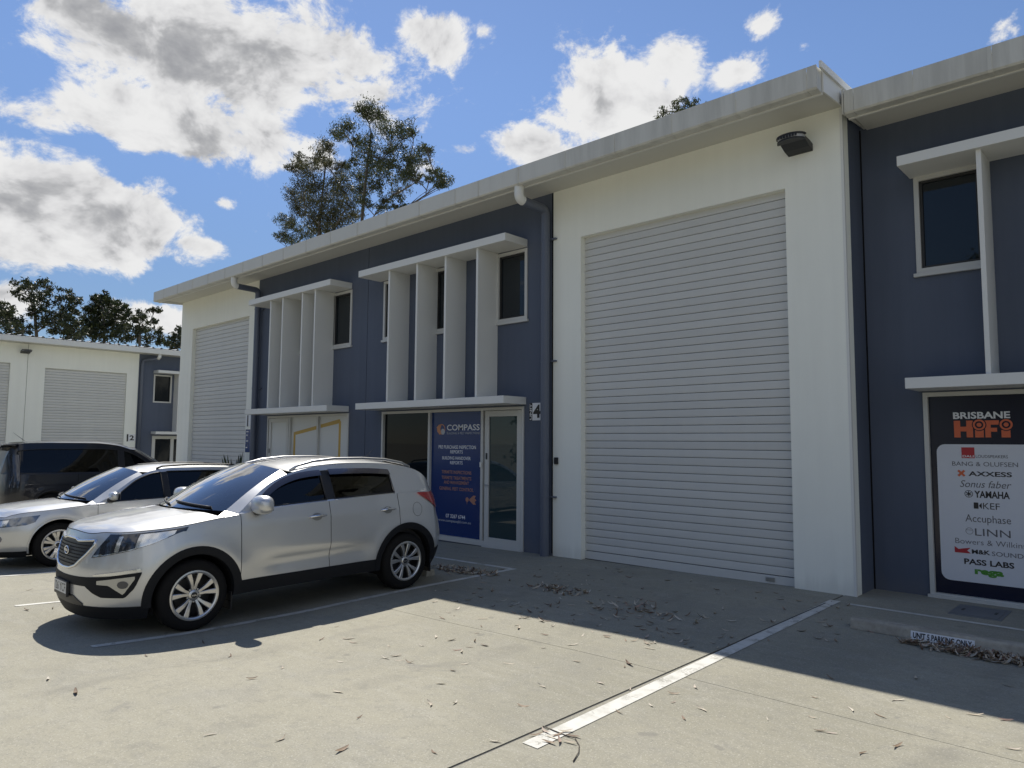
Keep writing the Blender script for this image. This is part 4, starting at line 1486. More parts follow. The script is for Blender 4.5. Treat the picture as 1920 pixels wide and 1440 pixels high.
        for q, i in enumerate(nb):
            B = P[i][-1]
            tq = q / (len(nb) - 1)
            k_, v_ = cols[i]
            yc = yb0 + (c.ycowlc - yb0) * tq ** 1.25
            row = []
            for s in range(13):
                u = s / 12.0
                xx = B[0] * (1 - u); yy = B[1] * (1 - u) ** 2 + yc * (1 - (1 - u) ** 2)
                z = c.Zh(xx, yy)
                if u < 0.12:
                    e = u / 0.12; z = B[2] * (1 - e) + z * e
                row.append((xx, yy, z + (0.004 if s > 0 else 0)))
            G.append(row)
        m = MB(); m.grid(G); m.grid([[(-p[0], p[1], p[2]) for p in r] for r in G])
        c.bonnet = m.build('bonnet', c.paint, root, smooth=True, weld=1e-4, **K)
        c.hoodedge = [P[i][-1] for i in nb]
        c.seam([(p[0] + 0.0, p[1], p[2] + 0.001) for p in c.hoodedge], 'shut_line', root, 0.0035)
        rear_hood = G[-1]
        # cowl
        # windscreen
        vb, vt = c.scr_base, c.scr_top      # (x, y, z) near-side corners
        nk = 12
        V = []; Sx = []
        for k in range(nk + 1):
            t = k / nk
            px = vb[0] + (vt[0] - vb[0]) * t ** 1.15
            py = vb[1] + (vt[1] - vb[1]) * t
            pz = vb[2] + (vt[2] - vb[2]) * t + c.scr_bulge * math.sin(math.pi * t)
            V.append((px, py, pz))
            bow = c.bow[0] + (c.bow[1] - c.bow[0]) * t; cr = 0.02 + 0.045 * t
            Sx.append([(px * (1 - 2 * j / 16.0), py - bow * (1 - (1 - 2 * j / 16.0) ** 2), pz + cr * (1 - (1 - 2 * j / 16.0) ** 2)) for j in range(17)])
        ws = MB().grid(Sx).build('windscreen', M_SCREEN, root, smooth=True, **K)
        # black surround of the windscreen and cowl panel
        m = MB()
        m.grid([[(rear_hood[12 - j][0] if j <= 12 else -rear_hood[j - 12][0], (rear_hood[12 - j] if j <= 12 else rear_hood[j - 12])[1], (rear_hood[12 - j] if j <= 12 else rear_hood[j - 12])[2] - 0.012) for j in range(25)][::-1],
                [((1 - 2 * j / 24.0) * vb[0], vb[1] - c.bow[0] * (1 - (1 - 2 * j / 24.0) ** 2), vb[2] - 0.005 + 0.02 * (1 - (1 - 2 * j / 24.0) ** 2)) for j in range(25)][::-1]])
        m.build('cowl_panel', M_BLACK, root, smooth=True, **K)
        for wx in ((0.62, 0.05), (-0.02, -0.55)):
            pts = []
            for k in range(9):
                t = k / 8.0; xx = wx[0] + (wx[1] - wx[0]) * t
                u = xx / vb[0]
                pts.append((xx, vb[1] - c.bow[0] * (1 - u * u) + 0.02 + 0.05 * t, vb[2] + 0.028 + 0.02 * (1 - u * u) + 0.03 * t))
            MB().tube(pts, 0.011, 6).build('wiper', M_BLACK, root, smooth=True, **K)
        # side glass area by columns
        yA = c.seams[0] - 0.02
        yend = c.ygend
        ncol = 54
        yg = [yA + (yend - yA) * k / ncol for k in range(ncol + 1)]
        for v in (c.win1[0], c.win1[1], c.win2[0], c.win2[1]): yg.append(v)
        yg = sorted(set(round(v, 4) for v in yg))
        roofz = lambda y: max(c.roof(y), c.belt(y) + 0.002)
        e = lambda y: (c.xg(y, roofz(y)), y, roofz(y))
        bl = lambda y: (c.x(min(y, c.Yr(c.belt(y)) - 0.02), c.belt(y)), y, c.belt(y))
        wbz = lambda y: min(max(c.wb(y), c.belt(y) + 0.004), roofz(y) - 0.002)
        wtz = lambda y: min(max(c.wt(y), wbz(y)), roofz(y) - 0.001)
        ms = {1: MB(), -1: MB()}; mks = {1: MB(), -1: MB()}; mqs = {1: MB(), -1: MB()}
        for ya, yb in zip(yg[:-1], yg[1:]):
            ym = (ya + yb) / 2
            inwin = c.win1[0] <= ym <= c.win1[1] or c.win2[0] <= ym <= c.win2[1]
            pil = c.win1[1] < ym < c.win2[0]
            for sd in (1, -1):
                m = ms[sd]; mk = mks[sd]; mq = mqs[sd]
                f = lambda y, z: (sd * c.xg(y, z), y, z)
                ba, bb = bl(ya), bl(yb)
                m.poly([(sd * ba[0], ba[1], ba[2]), (sd * bb[0], bb[1], bb[2]), f(yb, wbz(yb)), f(ya, wbz(ya))])
                if not inwin:
                    nz = 4
                    tgt = mk if pil else (mq if (c.blackpillars and ym < c.win1[0]) else m)
                    for j in range(nz):
                        za0 = wbz(ya) + (wtz(ya) - wbz(ya)) * j / nz; za1 = wbz(ya) + (wtz(ya) - wbz(ya)) * (j + 1) / nz
                        zb0 = wbz(yb) + (wtz(yb) - wbz(yb)) * j / nz; zb1 = wbz(yb) + (wtz(yb) - wbz(yb)) * (j + 1) / nz
                        tgt.poly([f(ya, za0), f(yb, zb0), f(yb, zb1), f(ya, za1)])
                nz = 2
                for j in range(nz):
                    za0 = wtz(ya) + (roofz(ya) - wtz(ya)) * j / nz; za1 = wtz(ya) + (roofz(ya) - wtz(ya)) * (j + 1) / nz
                    zb0 = wtz(yb) + (roofz(yb) - wtz(yb)) * j / nz; zb1 = wtz(yb) + (roofz(yb) - wtz(yb)) * (j + 1) / nz
                    m.poly([f(ya, za0), f(yb, zb0), f(yb, zb1), f(ya, za1)])
        for sd in (1, -1):
            ms[sd].build('side_frame', c.paint, root, smooth=True, weld=1e-4, **K)
            mks[sd].build('door_pillar', M_BLACK, root, smooth=True, weld=1e-4, **K)
            if mqs[sd].v: mqs[sd].build('quarter_trim', M_BLACK, root, smooth=True, weld=1e-4, **K)
        # panes with a black trim edge
        for nm, (ya, yb), gm in (('front_window', c.win1, c.glass1), ('rear_window', c.win2, c.glass2)):
            ys = [y for y in yg if ya - 1e-6 <= y <= yb + 1e-6]
            for sd in (1, -1):
                m = MB()
                m.grid([[(sd * (c.xg(y, wbz(y) + (wtz(y) - wbz(y)) * j / 6) - 0.012), y, wbz(y) + (wtz(y) - wbz(y)) * j / 6) for y in ys] for j in range(7)])
                gw = m.build(nm, gm, root, smooth=True, **K)
                ring = [(c.xg(y, wbz(y)), y, wbz(y)) for y in ys] + [(c.xg(y, wtz(y)), y, wtz(y)) for y in ys[::-1]]
                ring = ring + [ring[0]]
                t = MB().tube([(sd * (p[0] + 0.001), p[1], p[2]) for p in ring], 0.010, 6, cap=False)
                t.build('window_trim', M_BLACK, gw, smooth=True, **K)
                if c.beltchrome:
                    MB().tube([(sd * (c.xg(y, wbz(y)) + 0.010), y, wbz(y) - 0.010) for y in ys], 0.006, 6).build('belt_moulding', M_CHROME, gw, smooth=True, **K)
                if c.visor:
                    yy = [y for y in ys if wtz(y) - wbz(y) > 0.10]
                    G = [[(sd * (c.xg(y, wtz(y) - q) + o), y, wtz(y) + 0.012 - q) for y in yy] for q, o in ((0.0, 0.004), (0.03, 0.020), (0.062, 0.024))]
                    MB().grid(G).build('weather_shield', M_VISOR, gw, smooth=True, **K)
        # wing top between bonnet corner and pillar foot
        n_ = 6
        for sd in (1, -1):
            A_ = []; B_ = []
            for k in range(n_ + 1):
                y = c.ycowl - 0.005 + (yA - c.ycowl + 0.005) * k / n_
                zt = c.ztop(c.x(y, 0.95), y); zt = c.ztop(c.x(y, zt), y)
                A_.append((sd * c.x(y, zt), y, zt))
                h0 = rear_hood[1]
                t = k / n_
                B_.append((sd * (h0[0] + (V[0][0] - h0[0]) * t), h0[1] + (V[0][1] - h0[1]) * t, h0[2] + (V[0][2] + 0.004 - h0[2]) * t))
            MB().grid([A_, B_]).build('wing_top', c.paint, root, smooth=True, **K)
        # A pillars and roof
        ke = [yA + (c.yroof - yA) * k / nk for k in range(nk + 1)]
        for sd in (1, -1):
            MB().grid([[(sd * q[0], q[1], q[2]) for q in [e(y) for y in ke]], [(sd * q[0], q[1], q[2]) for q in V]]).build('front_pillar', c.paint, root, smooth=True, weld=1e-4, **K)
        G = []
        nr = 26
        for q in range(nr + 1):
            y = c.yroof + (c.ygend - c.yroof) * q / nr
            B = e(y)
            t = q / nr
            cr = c.crown * math.sin(math.pi * min(1, 0.22 + t * 0.75))
            fy = (vt[1] - c.bow[1]) * (1 - t) + (c.ygend + c.tailbow) * t
            row = []
            for s in range(11):
                u = s / 10.0
                row.append((B[0] * (1 - u), B[1] + (fy - B[1]) * (1 - (1 - u) ** 2), B[2] + cr * (1 - (1 - u) ** 2) ** 0.8))
            G.append(row)
        # first row meets the windscreen head
        top = Sx[-1]
        G0 = [tuple(top[int(round(s * 8 / 10.0))]) if False else None for s in range(11)]
        for s in range(11):
            u = s / 10.0; j = 8 * u
            a = top[int(j)]; b_ = top[min(int(j) + 1, 8)]; fr = j - int(j)
            G0[s] = tuple(a[k] + (b_[k] - a[k]) * fr for k in range(3))
        G[0] = G0
        m = MB(); m.grid(G); m.grid([[(-p[0], p[1], p[2]) for p in r] for r in G])
        c.roofo = m.build('roof', c.paint, root, smooth=True, weld=1e-4, **K)
        # tail window, dark
        q0 = int(nr * c.rearglass[0]); q1 = int(nr * c.rearglass[1])
        gg = [[(p[0] * 0.86, p[1] + 0.008, p[2] + 0.006) for p in G[q]] for q in range(q0, q1 + 1)]
        m = MB(); m.grid(gg); m.grid([[(-p[0], p[1], p[2]) for p in r] for r in gg])
        m.build('tail_window', c.glass2, root, smooth=True, weld=1e-4, **K)
        c.e = e
        # closing panel between roof end and tail
        endB = G[-1]; tailtop = [c.column_pts('r', 1 - k / 8.0, rows)[-1] for k in range(0, 9)]
        m = MB(); tt = []
        for s in range(11):
            j = 8 * s / 10.0; a = tailtop[int(j)]; b_ = tailtop[min(int(j) + 1, 8)]; fr = j - int(j)
            tt.append(tuple(a[k] + (b_[k] - a[k]) * fr for k in range(3)))
        c.quads(m, endB, tt); m.build('tailgate', c.paint, root, smooth=True, weld=1e-4, **K)
        # lower cladding: sills, bumpers, arches -----------------
        def lower(nm, ks, zlo, zhi, off, mat):
            m = MB()
            for sd in (1, -1):
                if nm == 'sill': m = MB()
                G = []
                for kind, v in ks:
                    if kind == 'm':
                        zs = [zlo(v) + (zhi(v) - zlo(v)) * j / 4 for j in range(5)]
                        G.append([(sd * (c.x(v, z) + off), v, z) for z in zs])
                    else:
                        pts = c.column_pts(kind, v, 5, zlo(0 if kind == 'f' else c.L), zhi(0 if kind == 'f' else c.L))
                        G.append([(sd * (p[0] * (1 + off)), p[1] + (-off if kind == 'f' else off), p[2]) for p in pts])
                G = [[(r[0][0] - sd * 0.05, r[0][1], r[0][2])] + r for r in G]
                m.grid(G)
                if nm == 'sill': m.build(nm, mat, root, smooth=True, weld=1e-4, sharp=0.9, **K)
            if nm != 'sill': m.build(nm, mat, root, smooth=True, weld=1e-4, sharp=0.9, **K)
        y0, y1 = c.wheels
        Ri = c.R - c.archw
        sill_cols = [('m', y) for y in np.linspace(y0 + Ri + 0.02, y1 - Ri - 0.02, 24)]
        lower('sill', sill_cols, lambda y: c.floor, lambda y: c.sillz(y) + 0.004, 0.006, c.clad)
        nose_cols = [('f', k / 12.0) for k in range(13)] + [('m', y) for y in np.linspace(c.ya + 0.005, y0 - Ri - 0.01, 6) if y > c.ya]
        lower('front_lip', nose_cols, lambda y: c.lipz, lambda y: c.sillz(0) + 0.004, 0.005, c.clad)
        tail_cols = [('m', y) for y in np.linspace(y1 + Ri + 0.01, c.yb - 0.005, 5)] + [('r', 1 - k / 8.0) for k in range(0, 9)]
        lower('rear_lip', tail_cols, lambda y: c.lipz + 0.06, lambda y: c.sillz(c.L) + 0.004, 0.006, c.clad)
        for yw in c.wheels:
            for sd in (1, -1):
                m = MB(); G = []
                for k in range(33):
                    a = math.pi * (k / 32.0) * 1.16 - math.pi * 0.08
                    ring = []
                    for r_, off in ((c.R + 0.006, 0.0005), (c.R + 0.004, 0.012), (c.R - c.archw * 0.5, 0.016), (Ri, 0.010), (Ri - 0.004, -0.05)):
                        y = yw + r_ * math.cos(a); z = max(c.rt + r_ * math.sin(a), c.floor)
                        ring.append((sd * (c.x(y, max(z, 0.25)) + off), y, z))
                    G.append(ring)
                m.grid(G)
                m.build('wheel_arch', c.archmat, root, smooth=True, sharp=0.9, **K)
                # liner
                m = MB(); G = []
                for k in range(25):
                    a = math.pi * (k / 24.0) * 1.2 - math.pi * 0.1
                    G.append([(sd * xx, yw + (Ri - 0.002) * math.cos(a), c.rt + (Ri - 0.002) * math.sin(a)) for xx in (c.W(0.5) - 0.03, 0.42)])
                m.grid(G)
                m.poly([g_[1] for g_ in G])
                m.build('wheel_well', M_DARK, root, smooth=True, **K)
        # underside, and an added dark block in the cabin that stops light
        wv = c.W(0.5)
        MB().box(-wv + 0.24, wv - 0.24, 0.42, c.wheels[0] - Ri - 0.02, c.lipz + 0.06, 0.5).box(-0.5, 0.5, c.wheels[0] - Ri - 0.02, c.wheels[0] + Ri + 0.02, 0.24, 0.6).box(-wv + 0.07, wv - 0.07, c.wheels[0] + Ri + 0.02, c.wheels[1] - Ri - 0.02, c.floor - 0.01, 0.5).box(-0.5, 0.5, c.wheels[1] - Ri - 0.02, c.wheels[1] + Ri + 0.02, 0.26, 0.62).box(-wv + 0.1, wv - 0.1, c.wheels[1] + Ri + 0.02, c.L - 0.35, 0.34, 0.6).build('underbody', M_DARK, root, **K)
        bz = c.belt(c.seams[0])
        m = MB()
        m.box(-wv + 0.12, wv - 0.12, c.seams[0] + 0.1, c.L - 0.5, 0.5, bz - 0.28)
        m.build('cabin_light_block', M_INTER, root, **K)
        m = MB()
        G = []
        for k in range(9):
            t = k / 8.0; xx = 1 - 2 * t
            u = xx
            G.append([(u * (vb[0] - 0.03), vb[1] - c.bow[0] * (1 - u * u) + 0.03, vb[2] - 0.03), (u * (vb[0] - 0.02), vb[1] + 0.12, vb[2] - 0.015), (u * (vb[0] - 0.02), vb[1] + 0.38, vb[2] - 0.03), (u * (vb[0] - 0.02), vb[1] + 0.45, vb[2] - 0.14), (u * (vb[0] - 0.02), vb[1] + 0.40, 0.5)])
        m.grid(G); m.build('dashboard', M_INTER, root, smooth=True, sharp=0.8, **K)
        sx = 0.38
        MB().tube([(-sx + 0.19 * math.cos(a), vb[1] + 0.60 + 0.06 * math.sin(a), vb[2] - 0.03 + 0.19 * math.sin(a)) for a in np.linspace(0, 2 * math.pi, 25)], 0.014, 6, cap=False).box(-sx - 0.16, -sx + 0.16, vb[1] + 0.585, vb[1] + 0.605, vb[2] - 0.05, vb[2] - 0.01).build('steering_wheel', M_BLACK, root, smooth=True, sharp=0.8, **K)
        for yy in (c.seams[0] + 0.72, c.seams[0] + 1.62):
            for xx in (-0.38, 0.38):
                m = MB().box(xx - 0.24, xx + 0.24, yy - 0.45, yy + 0.05, bz - 0.45, bz - 0.30)
                m.prism_x([(yy, bz - 0.32), (yy + 0.10, bz - 0.32), (yy + 0.24, bz + 0.16), (yy + 0.14, bz + 0.17)], xx - 0.23, xx + 0.23)
                m.prism_x([(yy + 0.17, bz + 0.19), (yy + 0.26, bz + 0.19), (yy + 0.27, bz + 0.35), (yy + 0.19, bz + 0.35)], xx - 0.12, xx + 0.12)
                m.build('seat', M_SEAT, root, bevel=0.025, **K)
        # wheels
        c.make_wheels()
        return root

    def make_wheels(c):
        rt, rr, w = c.rt, c.rim, 0.225
        tm = MB().lathe_x([(-w / 2 + 0.012, rr - 0.01), (-w / 2, rr + 0.02), (-w / 2 - 0.006, (rr + rt) / 2), (-w / 2 + 0.012, rt - 0.022), (-w / 2 + 0.035, rt - 0.006), (-w * 0.2, rt), (w * 0.2, rt), (w / 2 - 0.035, rt - 0.006), (w / 2 - 0.012, rt - 0.022), (w / 2 + 0.006, (rr + rt) / 2), (w / 2, rr + 0.02), (w / 2 - 0.012, rr - 0.01)], 48)
        xo = w / 2
        rm = MB()
        rm.lathe_x([(xo - 0.02, rr - 0.028), (xo - 0.003, rr - 0.022), (xo + 0.004, rr - 0.008), (xo + 0.002, rr + 0.006), (xo - 0.012, rr + 0.010)], 48)
        rm.lathe_x([(xo - 0.055, 0.0001), (xo - 0.014, 0.0001), (xo - 0.014, 0.036), (xo - 0.022, 0.052), (xo - 0.055, 0.06)], 24)
        n = c.spokes
        for k in range(n):
            for s in (-1, 1):
                a = 2 * math.pi * k / n + math.pi / 2 + c.spoke_phase
                # each arm runs from the hub, kinks outward and meets the lip
                def pt(r, ang, x): return (x, r * math.cos(ang), r * math.sin(ang))
                st = [(0.055, s * 0.20, 0.014, xo - 0.022), (0.105, s * c.spoke_split * 0.80, 0.015, xo - 0.014), (rr * 0.62, s * c.spoke_split * 0.90, 0.020, xo - 0.006), (rr - 0.014, s * c.spoke_split * 1.08, 0.027, xo - 0.004)]
                G = []
                for (r, da, hw, x) in st:
                    dw = hw / r
                    G.append([pt(r, a + da - dw, x - 0.035), pt(r, a + da - dw, x - 0.004), pt(r, a + da - dw * 0.75, x), pt(r, a + da + dw * 0.75, x), pt(r, a + da + dw, x - 0.004), pt(r, a + da + dw, x - 0.035)])
                rm.grid(G)
        bm_ = MB()
        bm_.lathe_x([(-w / 2 + 0.03, rr - 0.01), (xo - 0.012, rr - 0.012)], 40)
        bm_.lathe_x([(-0.03, 0.0001), (-0.03, 0.155), (-0.045, 0.155)], 32)
        bm_.lathe_x([(-0.05, rr - 0.005), (-0.055, 0.0001)], 24)
        nut = MB()
        for k in range(5):
            a = 2 * math.pi * k / 5 + math.pi / 2 + math.pi / 5
            nut.lathe_x([(xo - 0.05, 0.011), (xo - 0.022, 0.010), (xo - 0.020, 0.0001)], 6, 0, 0.064 * math.cos(a), 0.064 * math.sin(a))
        capm = MB().lathe_x([(xo - 0.014, 0.031), (xo - 0.006, 0.029), (xo - 0.005, 0.0001)], 24)
        first = {}
        for yw in c.wheels:
            for sd in (1, -1):
                xc = c.W(0.45) - xo - c.inset
                if not first:
                    hub = bm_.build('wheel', M_ALLOYD, c.root, smooth=True, sharp=0.6, world=False)
                    ch = [tm.build('tyre', M_RUBBER, hub, smooth=True, sharp=1.2, world=False), rm.build('rim', M_ALLOY, hub, smooth=True, sharp=0.5, world=False),
                          nut.build('wheel_nuts', M_STEEL, hub, world=False, smooth=True, sharp=0.5), capm.build('centre_cap', M_BLACK, hub, world=False, smooth=True, sharp=0.5)]
                    if c.caplabel:
                        me = text_mesh(c.caplabel, -0.022, 0.022, -0.007, 0.007, 0, 0.03)
                        for v in me.vertices: v.co = Vector((xo - 0.0035, v.co.x, v.co.z))
                        me.materials.clear()
                        ch.append(obj_mesh('cap_lettering', me, M_ALLOY, hub, world=False))
                    first['h'] = hub; first['c'] = ch
                else:
                    hub = first['h'].copy(); COL.objects.link(hub); hub.parent = c.root
                    for o in first['c']:
                        o2 = o.copy(); COL.objects.link(o2); o2.parent = hub
                hub.location = (sd * xc, yw, c.rt)
                hub.rotation_euler = (0, 0, 0 if sd == 1 else math.pi)


def ellipsoid(m, cx, cy, cz, rx, ry, rz, nu=16, nv=10, power=1.0):
    G = []
    for i in range(nv + 1):
        t = -math.pi / 2 + math.pi * i / nv
        row = []
        for j in range(nu + 1):
            a = 2 * math.pi * j / nu
            f = lambda v: math.copysign(abs(v) ** power, v)
            row.append((cx + rx * f(math.cos(t)) * f(math.cos(a)), cy + ry * f(math.cos(t)) * f(math.sin(a)), cz + rz * f(math.sin(t))))
        G.append(row)
    m.grid(G)
    return m


def mirrors(c, x, y, z, mat, sx=0.12, sy=0.075, sz=0.085):
    for sd in (1, -1):
        m = MB(); ellipsoid(m, sd * (x + 0.085), y, z, sx, sy, sz, 20, 12, 0.75)
        o = m.build('side_mirror', mat, c.root, smooth=True, weld=1e-4, world=False)
        MB().tube([(sd * (x - 0.04), y - 0.01, z - 0.075), (sd * (x + 0.02), y, z - 0.065), (sd * (x + 0.08), y + 0.005, z - 0.045)], [0.05, 0.045, 0.05], 8).build('mirror_arm', M_BLACK, o, smooth=True, world=False)
        m = MB(); ellipsoid(m, sd * (x + 0.105), y - 0.058, z - 0.004, 0.085, 0.016, 0.010, 10, 6)
        m.build('indicator', M_LAMPW, o, smooth=True, world=False)
        MB().box(sd * (x + 0.085) - 0.095, sd * (x + 0.085) + 0.095, y + 0.068, y + 0.0755, z - 0.06, z + 0.06).build('mirror_glass', M_LAMPD, o, world=False)


def handles(c, ys, z, mat):
    for y, dr in zip(ys, ('door1', 'door2')):
        for q, sd in enumerate((1, -1)):
            door = c.parts[dr][q]
            P = [(sd * (c.x(yy, z) + o), yy, z + dz) for yy, o, dz in ((y - 0.11, 0.004, -0.004), (y - 0.09, 0.024, 0), (y - 0.03, 0.034, 0.004), (y + 0.04, 0.034, 0.005), (y + 0.09, 0.022, 0.002), (y + 0.12, 0.006, 0.0))]
            MB().tube(P, [0.010, 0.013, 0.014, 0.014, 0.012, 0.008], 8).build('handle', mat, door, smooth=True, world=False)
            # recess behind the grip, nearly flat; its shade is painted in as grey
            m = MB(); G = []
            for i in range(5):
                r = 0.004 + 0.055 * i / 4
                G.append([(sd * (c.x(y + r * 1.1 * math.cos(a), z + r * 0.72 * math.sin(a)) + 0.0022 - 0.0014 * (1 - i / 4)), y + r * 1.1 * math.cos(a), z - 0.006 + r * 0.72 * math.sin(a)) for a in np.linspace(0, 2 * math.pi, 21)])
            m.grid(G); m.build('handle_recess', M_RECESS_SHADE, door, smooth=True, world=False)


M_FOG = pmat('fog_lamp_lens', (0.42, 0.42, 0.40), 0.22, 0.6, coat=1.0)
M_RECESS_SHADE = pmat('handle_recess_shade', (0.30, 0.30, 0.29), 0.35, 0.6)  # silver darkened to stand for shade behind the door grips
M_VISOR = pmat('smoked_acrylic', (0.03, 0.03, 0.045), 0.08, coat=1.0)

# ---- silver SUV backed up to unit 4
suv = Car(L=4.42, W=[(0.15, 0.84), (0.3, 0.885), (0.45, 0.905), (0.62, 0.922), (0.8, 0.925), (0.98, 0.915), (1.08, 0.895), (1.16, 0.872), (1.25, 0.85)],
          Yf=[(0.1, 0.18), (0.22, 0.09), (0.35, 0.04), (0.5, 0.035), (0.62, 0.035), (0.72, 0.05), (0.82, 0.075), (0.92, 0.10), (1.05, 0.16)],
          Yr=[(0.2, 4.28), (0.4, 4.38), (0.6, 4.42), (0.75, 4.40), (0.9, 4.36), (1.1, 4.33), (1.25, 4.27)],
          cf=0.72, cr=0.50, pf=2.3, qf=2.5, pr=2.3, qr=2.6, taper=0.018, flare=0.016, R=0.475, rt=0.348, rim=0.236, archw=0.075, wheels=(0.93, 3.57), inset=0.004,
          creases=[(1.48, 3.15, 0.56, 0.08, -0.030), (1.3, 3.9, 1.00, 0.05, 0.006), (1.6, 3.1, 0.70, 0.05, 0.006)],
          hood=[(0.0, 1.02), (0.25, 1.045), (0.6, 1.095), (0.9, 1.13), (1.2, 1.16), (1.4, 1.17)], hooddrop=0.088, nosedrop=0.075, nosecurve=0.20, ycowl=1.22, ycowlc=0.98,
          belt=[(0.9, 1.05), (1.2, 1.083), (1.41, 1.105), (1.8, 1.135), (2.46, 1.165), (3.39, 1.19), (3.9, 1.20), (4.3, 1.19)],
          wb=[(1.4, 1.125), (1.62, 1.145), (2.47, 1.18), (3.39, 1.205), (4.2, 1.21)], wt=[(1.4, 1.13), (1.56, 1.145), (1.67, 1.27), (1.97, 1.435), (2.2, 1.487), (2.44, 1.505), (2.6, 1.51), (3.0, 1.505), (3.42, 1.475), (4.2, 1.22)],
          roof=[(1.38, 1.110), (1.5, 1.205), (1.66, 1.315), (1.84, 1.415), (2.05, 1.49), (2.39, 1.55), (2.8, 1.57), (3.2, 1.562), (3.6, 1.53), (3.8, 1.49), (3.98, 1.41), (4.12, 1.31), (4.26, 1.20)],
          sillz=[(0.0, 0.31), (0.45, 0.31), (0.5, 0.42), (3.2, 0.425), (3.9, 0.42), (4.02, 0.44), (4.5, 0.46)],
          seams=(1.39, 2.46, 3.45), ya=0.36, yb=4.05, lean=0.205, tailin=0.12, ygend=4.24, yroof=2.02, win1=(1.56, 2.44), win2=(2.55, 3.42), blackpillars=False,
          scr_base=(0.775, 1.275, 1.135), scr_top=(0.585, 2.0, 1.53), scr_bulge=0.03, bow=(0.27, 0.11), crown=0.07, tailbow=0.05, rearglass=(0.80, 0.97),
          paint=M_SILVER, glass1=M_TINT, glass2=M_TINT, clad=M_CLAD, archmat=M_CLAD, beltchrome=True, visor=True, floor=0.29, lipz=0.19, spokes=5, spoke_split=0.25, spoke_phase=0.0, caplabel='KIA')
SUVX, SUVY = -8.105, 2.26
zc_ = gz(-7.3, 3.2); zr_ = gz(-7.3, 5.83)
r = suv.build('parked_car', (SUVX, SUVY, zc_ + 0.93 / 2.64 * (zc_ - zr_)), 0, 'silver SUV with black wheel arches and dark windows parked nose out', 'cars parked before the units')
r.rotation_euler = (math.atan2(zr_ - zc_, 2.64), 0, 0)
c = suv
mirrors(c, 0.90, 1.58, 1.19, M_SILVER, 0.145, 0.095, 0.098)
handles(c, (2.28, 3.27), 1.01, M_CHROME)
K = dict(world=False)
lin = lambda *p: (lambda a: float(np.interp(a, [q[0] for q in p], [q[1] for q in p])))
# grille with chrome edge
gb = lin((0.0, 0.645), (0.15, 0.652), (0.27, 0.685), (0.40, 0.79), (0.48, 0.88))
gt = lin((0.0, 0.915), (0.12, 0.915), (0.20, 0.898), (0.35, 0.91), (0.48, 0.92))
gr = c.patch('grille', -0.48, 0.48, lambda a: gb(abs(a)), lambda a: gt(abs(a)), 0.006, M_BLACK, r, 40, 8)
m = MB()
for sgn in (1, -1):
    for i in range(12):
        for j in range(7):
            a = 0.02 + i * 0.037 + (j % 2) * 0.018; z = 0.69 + j * 0.03
            if not (gb(a) + 0.015 < z < gt(a) - 0.02): continue
            p = c.S(a, z, 0.008)
            m.box(sgn * p[0] - 0.011, sgn * p[0] + 0.011, p[1] - 0.004, p[1] + 0.006, z - 0.004, z + 0.004)
m.build('grille_mesh', M_CLAD, gr, **K)
ringp = [(a, gb(abs(a)) - 0.004) for a in np.linspace(-0.48, 0.48, 41)] + [(a, gt(abs(a)) + 0.004) for a in np.linspace(0.48, -0.48, 41)]
P = []
for a, z in ringp + [ringp[0]]:
    p = c.S(abs(a), z, 0.006); P.append((math.copysign(p[0], a), p[1], p[2]))
MB().tube(P, 0.013, 8, cap=False).build('grille_surround', M_CHROME, gr, smooth=True, **K)
p = c.S(0.0, 0.80, 0.012)
m = MB().tube([(0.058 * math.cos(t), p[1] - 0.008, 0.80 + 0.036 * math.sin(t)) for t in np.linspace(0, 2 * math.pi, 25)], 0.007, 6, cap=False)
m.build('emblem', M_CHROME, gr, smooth=True, **K)
me = text_mesh('KIA', -0.038, 0.038, 0.785, 0.815, p[1] - 0.012, 0.03); me.materials.clear()
obj_mesh('emblem_lettering', me, M_CHROME, gr, world=False)
# headlights
hb = lin((0.49, 0.765), (0.60, 0.780), (0.85, 0.83), (1.05, 0.89), (1.26, 0.985))
_he = np.array([(p_[0], p_[1]) for p_ in c.hoodedge]); _hs = np.concatenate([[0], np.cumsum(np.hypot(*np.diff(_he, axis=0).T))])
_hz = [p_[2] for p_ in c.hoodedge]
_h0 = lin((0.49, 0.775), (0.53, 0.85), (0.58, 0.91), (0.66, 1.2))
ht = lambda a: min(_h0(a), max(float(np.interp(a, _hs, _hz)) - 0.014, hb(a) + 0.002))
for sd in (1, -1):
    h = c.patch('headlight', 0.49, 1.30, hb, ht, 0.006, M_LAMPD, r, 26, 5, side=sd)
    c.patch('reflector', 0.90, 1.20, lambda a: hb(a) + 0.010, lambda a: ht(a) - 0.012, 0.009, M_LAMPW, h, 12, 3, side=sd, skirt=0.004)
    c.patch('projector', 0.72, 0.76, lambda a: hb(a) + 0.018, lambda a: ht(a) - 0.02, 0.009, M_LAMPW, h, 6, 3, side=sd, skirt=0.004)
    c.patch('inner_chrome', 0.505, 0.60, lambda a: hb(a) + 0.006, lambda a: hb(a) + 0.022, 0.009, M_LAMPW, h, 6, 2, side=sd, skirt=0.004)
    c.patch('lower_chrome', 0.60, 1.15, lambda a: hb(a) + 0.004, lambda a: hb(a) + 0.012, 0.010, M_LAMPW, h, 14, 2, side=sd, skirt=0.004)
